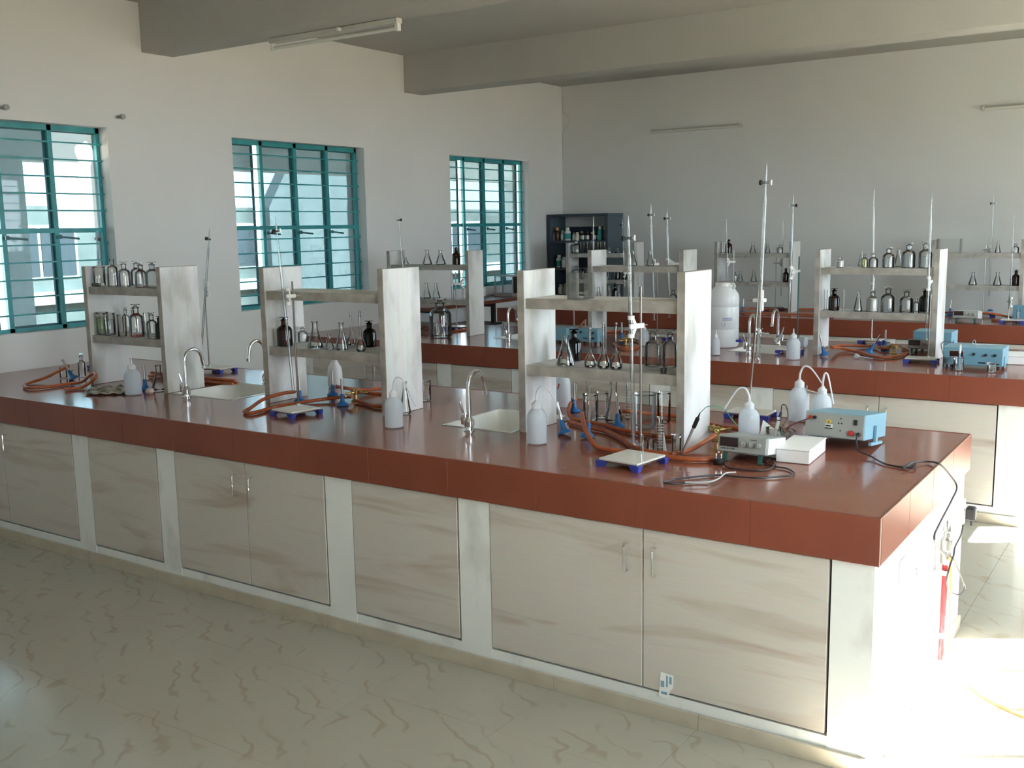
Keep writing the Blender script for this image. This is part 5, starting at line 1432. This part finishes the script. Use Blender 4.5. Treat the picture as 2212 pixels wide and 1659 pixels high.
# white barrel
q = (-2.204, 4.095, 0.484, 0.115)
t = thing('plastic_barrel', 'white plastic barrel with blue print standing left of the sink, middle bench', 'barrel', (q[0], q[1], Z0))
r_, h_ = q[3], q[2]
MB().lathe([(0, 0.002), (r_ * 0.93, 0.002), (r_, 0.02), (r_, h_ * 0.27), (r_ * 0.975, h_ * 0.285), (r_, h_ * 0.30), (r_, h_ * 0.62), (r_ * 0.975, h_ * 0.635), (r_, h_ * 0.65), (r_, h_ * 0.76), (r_ * 0.95, h_ * 0.83), (r_ * 0.62, h_ * 0.94), (r_ * 0.50, h_ * 0.95)], 32).build('body', 'whiteplastic', t)
MB().lathe([(r_ * 0.52, h_ * 0.93), (r_ * 0.56, h_ * 0.935), (r_ * 0.56, h_), (r_ * 0.50, h_ * 1.005), (0, h_ * 1.005)], 28).build('lid', 'whitehard', t)
pts = [(r_ * 0.55, -0.02, h_ * 0.985), (r_ * 0.75, -0.022, h_ * 0.985), (r_ * 0.82, -0.02, h_ * 0.95), (r_ * 0.72, -0.02, h_ * 0.90)]
MB().tube(spline(pts, 5), 0.007, 8).build('carry_handle', 'whitehard', t)
an = math.atan2(-3.2 - q[1], 0.776 - q[0]) + 0.25
wm = MB()   # faded blue print, too small to read: two lines of letter-sized strokes and a volume mark
for row in (0, 1):
    for k in range(16):
        a = an - 0.30 + k * 0.040
        zz = h_ * 0.455 - row * 0.013
        stroke(wm, r_ + 0.0006, a, zz, a + 0.016 * ((k * 7 + row) % 3), zz + 0.007, 0.0012)
stroke(wm, r_ + 0.0006, an - 0.36, h_ * 0.385, an - 0.36, h_ * 0.34, 0.0015)
stroke(wm, r_ + 0.0006, an - 0.36, h_ * 0.34, an - 0.28, h_ * 0.34, 0.0015)
stroke(wm, r_ + 0.0006, an - 0.18, h_ * 0.385, an - 0.18, h_ * 0.34, 0.0015)
wm.build('blue_print', plain('faded_blue_ink', (0.22, 0.26, 0.58), 0.6), t, kind='stuff')
tp = MB().tube([(r_ * 0.95, -0.02, 0.05), (r_ + 0.045, -0.025, 0.05)], 0.010, 10).build('spigot', 'bluefoot', t)
MB().obox((r_ + 0.03, -0.023, 0.068), (0.008, 0.03, 0.016), None, 0.002).build('spigot_key', 'bluefoot', tp)
q = (-2.054, 3.59, 0.149, 0.031)
wash_bottle((q[0], q[1], Z0, q[2], q[3]), 'small wash bottle before the white barrel, middle bench', stub=True)
q = (-1.494, 3.597, 0.173, 0.046)
wash_bottle((q[0], q[1], Z0, q[2], q[3]), 'wash bottle with upright nozzle left of the right rack, middle bench', stub=True)
q = (-2.769, 3.885, 0.147, 0.039)
wash_bottle((q[0], q[1], Z0, q[2], q[3]), 'wash bottle seen behind the large clear bottles, middle bench', stub=True)
x_, y_ = (-1.571, 4.281)
wash_bottle((x_ - 0.06, y_ + 0.02, TOP + 0.0395, 0.15, 0.037), 'fallen wash bottle lying at the foot of the right rack, middle bench', stub=True, rot=(0, R(-90), R(-8)))
# middle bench stands
pl = (*(-1.625, 3.914), 0.16, 0.11, 0.1)
burette_stand(pl, (pl[0] + 0.045, pl[1] + 0.02, 0.688), 'dark burette stand behind the upright wash bottle, middle bench', (0.587, *(-1.536, 3.64, 1.468)[:2]), 'greenmetal')
burette((-1.545, 3.64, 1.187), (-1.533, 3.64, 1.996), 'inverted burette left of the right rack, middle bench', r=0.0085)
pl = (*(-0.706, 3.808), 0.19, 0.13, 0.08)
burette_stand(pl, (pl[0] + 0.035, pl[1] + 0.03, 0.45), 'blue footed burette stand before the right rack panel, middle bench', (0.561 - 0.03, *(-0.636, 3.58, 1.442)[:2]), 'darksteel')
burette((-0.636, 3.58, 1.053), (-0.639, 3.58, 1.971), 'long glass burette before the right panel of the right rack, middle bench', r=0.0085, tap=False)
pl = (*(-1.274, 4.753), 0.16, 0.11, 0.0)
burette_stand(pl, (pl[0], pl[1], 0.5), 'burette stand behind the powder bottle of the right rack, middle bench', (0.44, *(-1.203, 4.45, 1.397)[:2]))
burette((-1.196, 4.45, 1.093), (-1.217, 4.45, 2.048), 'long glass burette rising behind the right rack, middle bench', r=0.0085, tap=False)
pl = (-2.85, 4.32, 0.16, 0.11, 0.0)
burette_stand(pl, (-2.867, 4.32, 0.652), 'dark burette stand behind the middle rack, left one of two, middle bench', (0.612, *(-2.868, 4.26, 1.493)[:2]), 'darksteel')
burette((-2.866, 4.26, 1.042), (-2.898, 4.26, 1.974), 'inverted burette behind the middle rack, left of two, middle bench', r=0.0085, dir_=-1)
pl = (-2.64, 4.46, 0.12, 0.11, 0.0)
burette_stand(pl, (-2.69, 4.44, 0.663), 'dark burette stand behind the middle rack, right one of two, middle bench', (0.612, *(-2.82, 4.4, 1.492)[:2]), 'darksteel')
burette((-2.797, 4.4, 1.056), (-2.823, 4.4, 1.94), 'inverted burette behind the middle rack, right of two, middle bench', r=0.0085, dir_=-1)
burette((-3.487, 4.36, 1.216), (-3.478, 4.36, 1.891), 'glass burette tube behind the left panel of the middle rack, middle bench', tap=False)
pl = (*(-3.669, 4.713), 0.16, 0.11, 0.0)
burette_stand(pl, (pl[0] - 0.03, 4.40, 0.42), 'burette stand behind the middle rack, middle bench', (0.36, *(-3.481, 4.36, 1.412)[:2]))
# burners and hoses of the middle bench
for (u, lab, rot) in (((-3.506, 4.24), 'bunsen burner beyond the blue instruments, middle bench', (0, R(6), 0)), ((-3.105, 4.154), 'bunsen burner beyond the volumetric flasks, middle bench', (0, 0, 0)), ((-1.354, 3.842), 'leaning bunsen burner at the left panel of the right rack, middle bench', (0, R(-14), R(30))), ((-1.112, 4.073), 'bunsen burner tipped sideways under the right rack, middle bench', (0, R(30), R(0))), ((-1.081, 4.388), 'upright bunsen burner under the right rack, middle bench', (0, 0, 0))):
    bunsen((u[0], u[1], Z0 + 0.031 * abs(math.sin(rot[1]))), lab, rot)
hose([(-1.327, 3.932, 0.93), (-1.326, 4.118, 0.91), (-1.206, 4.097, 0.892), (-0.986, 3.86, 0.892), (-0.888, 4.019, 0.892), (-0.901, 4.303, 0.892), (-0.974, 4.453, 0.892)], 'orange rubber hose looped under the right rack, middle bench')
hose([(-1.352, 3.982, 0.93), (-1.36, 4.292, 0.91), (-1.203, 4.453, 0.894), (-1.088, 4.324, 0.9), (-1.039, 4.347, 0.9)], 'red orange rubber hose along the back of the right rack foot, middle bench')
hose([(-3.007, 3.828, 0.892), (-2.798, 3.587, 0.892), (-2.731, 3.684, 0.892), (-2.885, 4.027, 0.892), (-3.053, 4.151, 0.894), (-2.964, 3.787, 0.92)], 'orange rubber hose coiled by the brass tap, middle bench')
hose([(-3.74, 4.647, 0.97), (-3.571, 4.282, 0.96), (-3.496, 4.191, 0.94), (-3.542, 4.406, 0.91), (-3.462, 4.634, 0.892), (-3.315, 4.699, 0.892)], 'orange rubber hose hung over the burner behind the blue instruments, middle bench')
# thistle tube lying on the bench
tt = thing('thistle_funnel', 'small white plastic funnel lying before the right rack, middle bench', 'funnel', (*(-1.139, 3.835), Z0 + 0.016), rot=(0, R(93), R(-22)))
MB().lathe([(0.018, 0), (0.017, 0.012), (0.008, 0.03), (0.004, 0.036), (0.0035, 0.14)], 16).build('cone', 'hdpe', tt)

# ================================================================== back bench
meter(-0.962, 6.735, TOP + 0.040, 0.215, 0.19, 0.072, R(-6), 'pale bench meter with three knobs on the back bench', panel='greypanel', case='whitehard', title=False)
q = (-1.222, 8.272, 0.147, 0.041)
wash_bottle((q[0], q[1], Z0, q[2], q[3]), 'wash bottle behind the pale meter, back bench', ang=R(-10))
pl = (*(-3.356, 7.266), 0.18, 0.12, 0.0)
burette_stand((pl[0], 6.98, 0.18, 0.10, 0), (-3.283, 6.99, 0.648), 'burette stand before the left panel of the middle rack, back bench', (0.528, *(-3.336, 6.95, 1.409)[:2]))
burette((-3.321, 6.95, 1.051), (-3.353, 6.95, 1.849), 'burette before the left panel of the middle rack, back bench', tap=False)
burette_stand((-3.018, 7.48, 0.18, 0.10, 0), (-2.998, 7.48, 0.667), 'burette stand behind the middle rack, back bench', (0.50, *(-2.924, 7.46, 1.421)[:2]))
burette((-2.93, 7.46, 1.027), (-2.924, 7.46, 1.829), 'burette behind the right half of the middle rack, back bench', tap=False)
burette_stand((-0.933, 7.48, 0.18, 0.10, 0), (-0.938, 7.48, 0.681), 'burette stand behind the right rack, back bench', (0.633, *(-0.903, 7.46, 1.513)[:2]))
burette((-0.889, 7.46, 1.073), (-0.892, 7.46, 2.043), 'tall burette behind the right rack, back bench', dir_=-1)
burette_stand((-0.587, 6.86, 0.19, 0.12, 0.05), (-0.628, 6.88, 0.237), 'burette stand before the right rack, back bench', (0.187, *(-0.609, 6.85, 1.069)[:2]))
burette((-0.617, 6.85, 1.003), (-0.623, 6.85, 1.838), 'burette before the right end of the right rack, back bench', tap=False)
burette_stand((-4.479, 6.95, 0.18, 0.10, 0), (-4.502, 6.96, 0.46), 'burette stand before the left rack, back bench', (0.40, *(-4.543, 6.95, 1.281)[:2]))
burette((-4.537, 6.95, 1.127), (-4.571, 6.95, 1.882), 'burette seen against the slate cupboard side, back bench', dir_=-1)
for (u, lab) in (((-3.164, 6.962), 'bunsen burner left of the middle rack burette, back bench'), ((-4.348, 7.287), 'bunsen burner between the left and middle racks, back bench'), ((-1.24, 7.5), 'bunsen burner behind the pale meter, left side, back bench'), ((-0.962, 8.087), 'bunsen burner right of the pale meter, back bench')):
    bunsen((u[0], u[1], Z0), lab, (0, R(4), R(60)))
hose([(-3.069, 6.726, 0.93), (-3.132, 7.087, 0.92), (-3.023, 7.343, 0.894), (-2.853, 7.436, 0.892), (-2.588, 7.54, 0.892), (-2.346, 7.382, 0.892)], 'orange rubber hose passing behind the middle rack, back bench')
hose([(-3.131, 6.823, 0.892), (-2.939, 6.84, 0.892), (-2.666, 6.891, 0.892), (-2.342, 6.906, 0.892), (-2.189, 6.855, 0.892)], 'orange rubber hose lying before the middle rack, back bench')
hose([(-1.38, 7.5, 0.891), (-1.2, 7.46, 0.91), (-1.0, 7.05, 0.93), (-0.85, 7.02, 0.95), (-0.74, 7.1, 0.93), (-0.66, 7.2, 0.90), (-0.62, 7.12, 0.891), (-0.68, 6.98, 0.891), (-0.78, 6.98, 0.891)], 'orange rubber hose behind the pale meter, back bench')
q = (-0.617, 7.283, 0.146, 0.064)
blue_box(q[0] + 0.06, 7.05, 0.12, 0.08, 0.12, 'small grey blue box under the right rack, back bench', (), None, ())
standing(cylinder_glass, (-0.558, 6.963, 0.116, 0.015), 'short glass cylinder at the right edge of the back bench')
dish = (-0.681, 6.994)
tag(MB().lathe([(0, 0.001), (0.05, 0.001), (0.06, 0.010), (0.057, 0.010), (0.048, 0.004), (0, 0.004)], 24).build('white_dish', 'ceramic', loc=(dish[0], dish[1], Z0)), 'shallow white dish at the right end of the back bench', 'dish')

# ================================================================== cupboard in the far corner
cx0, cx1, cy0, cy1, ch = -5.985, -5.14, 7.66, 8.06, 1.955
cu = thing('open_cupboard', 'dark slate steel cupboard with open shelves in the far corner', 'cupboard', ((cx0 + cx1) / 2, (cy0 + cy1) / 2, 0.0))
hx, hy = (cx1 - cx0) / 2, (cy1 - cy0) / 2
MB().box(-hx, -hy, 0.0, -hx + 0.02, hy, ch).build('side_panel', 'slate', cu, smooth=False)
MB().box(hx - 0.02, -hy, 0.0, hx, hy, ch).build('side_panel', 'slate', cu, smooth=False)
MB().box(-hx + 0.02, hy - 0.01, 0.05, hx - 0.02, hy, 1.80).build('back_sheet', 'darkcup', cu, smooth=False)
MB().box(-hx + 0.02, -hy, ch - 0.03, hx - 0.02, hy, ch).build('top_sheet', 'darkcup', cu, smooth=False)
CS = [1.632, 1.30, 0.972]
for z in CS + [0.6, 0.08]:
    MB().box(-hx + 0.02, -hy + 0.005, z - 0.028, hx - 0.02, hy - 0.012, z).build('shelf', 'darkcup', cu, smooth=False)
for s in (-1, 1):
    MB().box(s * (hx - 0.02) - 0.02, -hy - 0.002, 0.0, s * (hx - 0.02) + 0.02, -hy + 0.001, ch).build('front_stile', 'darkcup', cu, smooth=False)
CUP = [
    # x, height, radius, body material, cap material, label material, description
    (0, (-5.966, 0.1, 0.02), 'whitehard', 'whitehard', None, 'small white bottle'),
    (0, (-5.899, 0.16, 0.03), 'brown', 'orangewire', None, 'brown jar with an orange cap'),
    (0, (-5.838, 0.125, 0.026), 'cream', 'cream', 'card', 'cream bottle with a white label'),
    (0, (-5.751, 0.16, 0.04), 'whitehard', 'whitehard', 'teallabel', 'white bottle with a broad teal label'),
    (0, (-5.672, 0.095, 0.026), 'whitehard', 'greypanel', None, 'grey white tub'),
    (0, (-5.612, 0.1, 0.026), 'cream', 'cream', None, 'cream tub'),
    (0, (-5.566, 0.11, 0.018), 'brown', 'cream', 'card', 'brown bottle with a white label'),
    (0, (-5.53, 0.11, 0.016), 'brown', 'black', 'card', 'small brown bottle with a white label'),
    (0, (-5.498, 0.11, 0.016), 'brown', 'black', 'card', 'small brown bottle with a white label'),
    (0, (-5.462, 0.11, 0.016), 'brown', 'black', 'card', 'small brown bottle with a white label'),
    (0, (-5.423, 0.1, 0.02), 'brown', 'yellow', None, 'brown bottle with a yellow cap'),
    (0, (-5.365, 0.11, 0.016), 'brown', 'black', 'card', 'small brown bottle with a white label'),
    (0, (-5.336, 0.11, 0.016), 'brown', 'black', 'card', 'small brown bottle with a white label'),
    (0, (-5.294, 0.165, 0.028), 'teallabel', 'whitehard', None, 'teal bottle with a white cap'),
    (0, (-5.237, 0.16, 0.032), 'brown', 'yellow', None, 'dark jar with a tall yellow cap'),
    (1, (-5.896, 0.155, 0.04), 'whitehard', 'whitehard', 'teallabel', 'white bottle with a green label'),
    (1, (-5.802, 0.13, 0.036), 'whitehard', 'whitehard', None, 'plain white bottle'),
    (2, (-5.873, 0.115, 0.04), 'whitehard', 'whitehard', None, 'white jar'),
    (2, (-5.785, 0.13, 0.036), 'greypanel', 'yellow', None, 'grey jar with a yellow cap'),
]
cnt = [0, 0, 0]
for (row, q, bm_, cm, lm, d) in CUP:
    cnt[row] += 1
    x, h, r = q
    lab = '%s, %s from left, %s shelf, corner cupboard' % (d, ORD[cnt[row]], ('top', 'second', 'third')[row])
    t = thing('chemical_bottle', lab, 'bottle', (x, 7.76 + (0.02 if cnt[row] % 2 else -0.01), CS[row] + 0.0006), group='chemical bottles in the cupboard')
    MB().lathe([(0, 0.001), (r * 0.95, 0.001), (r, 0.006), (r, h * 0.62), (r * 0.85, h * 0.72), (r * 0.55, h * 0.80), (r * 0.5, h * 0.84)], 16).build('body', bm_, t)
    MB().lathe([(r * 0.60, h * 0.80), (r * 0.62, h * 0.82), (r * 0.60, h), (0, h)], 14).build('cap', cm, t)
    if lm:
        MB().lathe([(r * 1.012, h * 0.12), (r * 1.012, h * 0.55)], 16).build('label_band', lm, t)

# ================================================================== wall shelf below the far window, with a balance case
ws = thing('wall_shelf', 'dark brown wall shelf on black brackets below the farthest window', 'shelf', (-5.78, 5.60, 0.0))
MB().box(-0.228, -0.92, 0.995, 0.23, 0.92, 1.033, 0.003).build('slab', 'tablebrown', ws, smooth=False)
for y in (-0.62, 0.30):
    MB().box(0.16, y - 0.02, 0.78, 0.20, y + 0.02, 0.995).box(-0.228, y - 0.02, 0.955, 0.16, y + 0.02, 0.995).build('bracket', 'black', ws, smooth=False)
MB().box(-0.228, -0.66, 0.755, 0.21, 0.42, 0.78).build('lower_board', 'black', ws, smooth=False)
bc = thing('balance_case', 'small glass balance case on the wall shelf below the farthest window', 'balance', (-5.75, 6.41, 1.034), rotz=R(0))
MB().box(-0.13, -0.085, 0, 0.13, 0.085, 0.035, 0.002).build('base', 'bracket', bc, smooth=False)
for (a, c) in ((-0.12, -0.078), (0.12, -0.078), (-0.12, 0.078), (0.12, 0.078)):
    MB().box(a - 0.006, c - 0.005, 0.035, a + 0.006, c + 0.005, 0.225).build('post', 'greycase', bc, smooth=False)
MB().box(-0.126, -0.083, 0.225, 0.126, 0.083, 0.237).build('roof', 'greycase', bc, smooth=False)
for (q) in ((-0.115, -0.079, 0.036, 0.115, -0.077, 0.224), (-0.115, 0.077, 0.036, 0.115, 0.079, 0.224), (0.119, -0.073, 0.036, 0.121, 0.073, 0.224)):
    MB().box(*q).build('pane', 'film', bc, smooth=False)
MB().lathe([(0.0, 0.036), (0.045, 0.036), (0.045, 0.042), (0.006, 0.044), (0.006, 0.07), (0.04, 0.072), (0.0, 0.073)], 18).build('pan', 'steel', bc)
MB().lathe([(0, 0), (0.010, 0), (0.008, 0.012), (0, 0.012)], 12, (0.131, 0.05, 0.018), Matrix.Rotation(R(90), 3, 'Y')).build('knob', 'white', bc)

# ================================================================== fluorescent fittings and wall pegs
def tube_light(p0, p1, label, up=(0, 0, 1), off=0.03):
    p0 = Vector(p0); p1 = Vector(p1)
    t = thing('tube_light', label, 'light', (p0 + p1) / 2, group='unlit fluorescent fittings')
    L = (p1 - p0).length / 2
    t.rotation_euler.z = math.atan2((p1 - p0).y, (p1 - p0).x)
    up = Vector(up)
    if abs(up.z) > 0.5:
        MB().box(-L, -0.028, 0.0, L, 0.028, 0.035, 0.003).build('batten', 'lampbody', t, smooth=False)
        MB().tube([(-L + 0.03, 0.0, -off), (L - 0.03, 0.0, -off)], 0.013, 12).build('tube', 'lamp', t)
        for s in (-1, 1):
            MB().box(s * (L - 0.015) - 0.013, -0.018, -off - 0.016, s * (L - 0.015) + 0.013, 0.018, 0.036, 0.003).build('end_holder', 'white', t, smooth=False)
        MB().lathe([(0, 0), (0.012, 0), (0.012, 0.03), (0, 0.03)], 12, (0.1, -0.03, 0.016), Matrix.Rotation(R(90), 3, 'X')).build('starter', 'white', t)
    else:
        MB().box(-L, -0.035, -0.02, L, 0.0, 0.02, 0.003).build('batten', 'lampbody', t, smooth=False)
        MB().tube([(-L + 0.03, -0.035 - off, -0.01), (L - 0.03, -0.035 - off, -0.01)], 0.013, 12).build('tube', 'lamp', t)
        for s in (-1, 1):
            MB().box(s * (L - 0.015) - 0.013, -0.07 - off * 0.3, -0.02, s * (L - 0.015) + 0.013, 0.0, 0.02, 0.003).build('end_holder', 'lampbody', t, smooth=False)
    return t
tube_light((-4.85, 2.13, 3.131), (-3.66, 2.13, 3.131), 'unlit fluorescent fitting under the near ceiling beam')
tube_light((-4.75, YB - 0.001, 2.90), (-3.63, YB - 0.001, 2.90), 'unlit fluorescent fitting on the back wall, left one', (0, -1, 0))
tube_light((-1.13, YB - 0.001, 2.89), (-0.01, YB - 0.001, 2.89), 'unlit fluorescent fitting on the back wall, right edge', (0, -1, 0))
for (p, lab) in (((-6.01, 1.654, 2.671), 'grey knob like wall peg above the gap between the near windows'), ((-6.01, 0.753, 2.663), 'grey wall peg above the nearest window at the left edge')):
    t = thing('wall_peg', lab, 'peg', (XL, p[1], p[2]), group='wall pegs')
    MB().tube([(0.0, 0, 0), (0.05, 0, 0)], 0.011, 10).build('shaft', 'greycase', t)
    MB().lathe([(0, 0), (0.02, 0), (0.02, 0.022), (0, 0.022)], 14, (0.045, 0, 0), Matrix.Rotation(R(90), 3, 'Y')).build('head', 'silverknob', t)
ck = thing('plaster_crack', 'hairline crack in the plaster beside the far corner', 'crack', (0, 0, 0))
hp = [(-6.003, 8.07, 3.533), (-5.993, 8.07, 3.235), (-5.906, 8.07, 3.144), (-5.907, 8.07, 3.093), (-5.996, 8.07, 2.981), (-6, 8.07, 2.61)]
MB().tube([(a, YB - 0.0005, c) for a, _, c in hp], 0.0022, 5).build('crack_line', 'joint', ck)
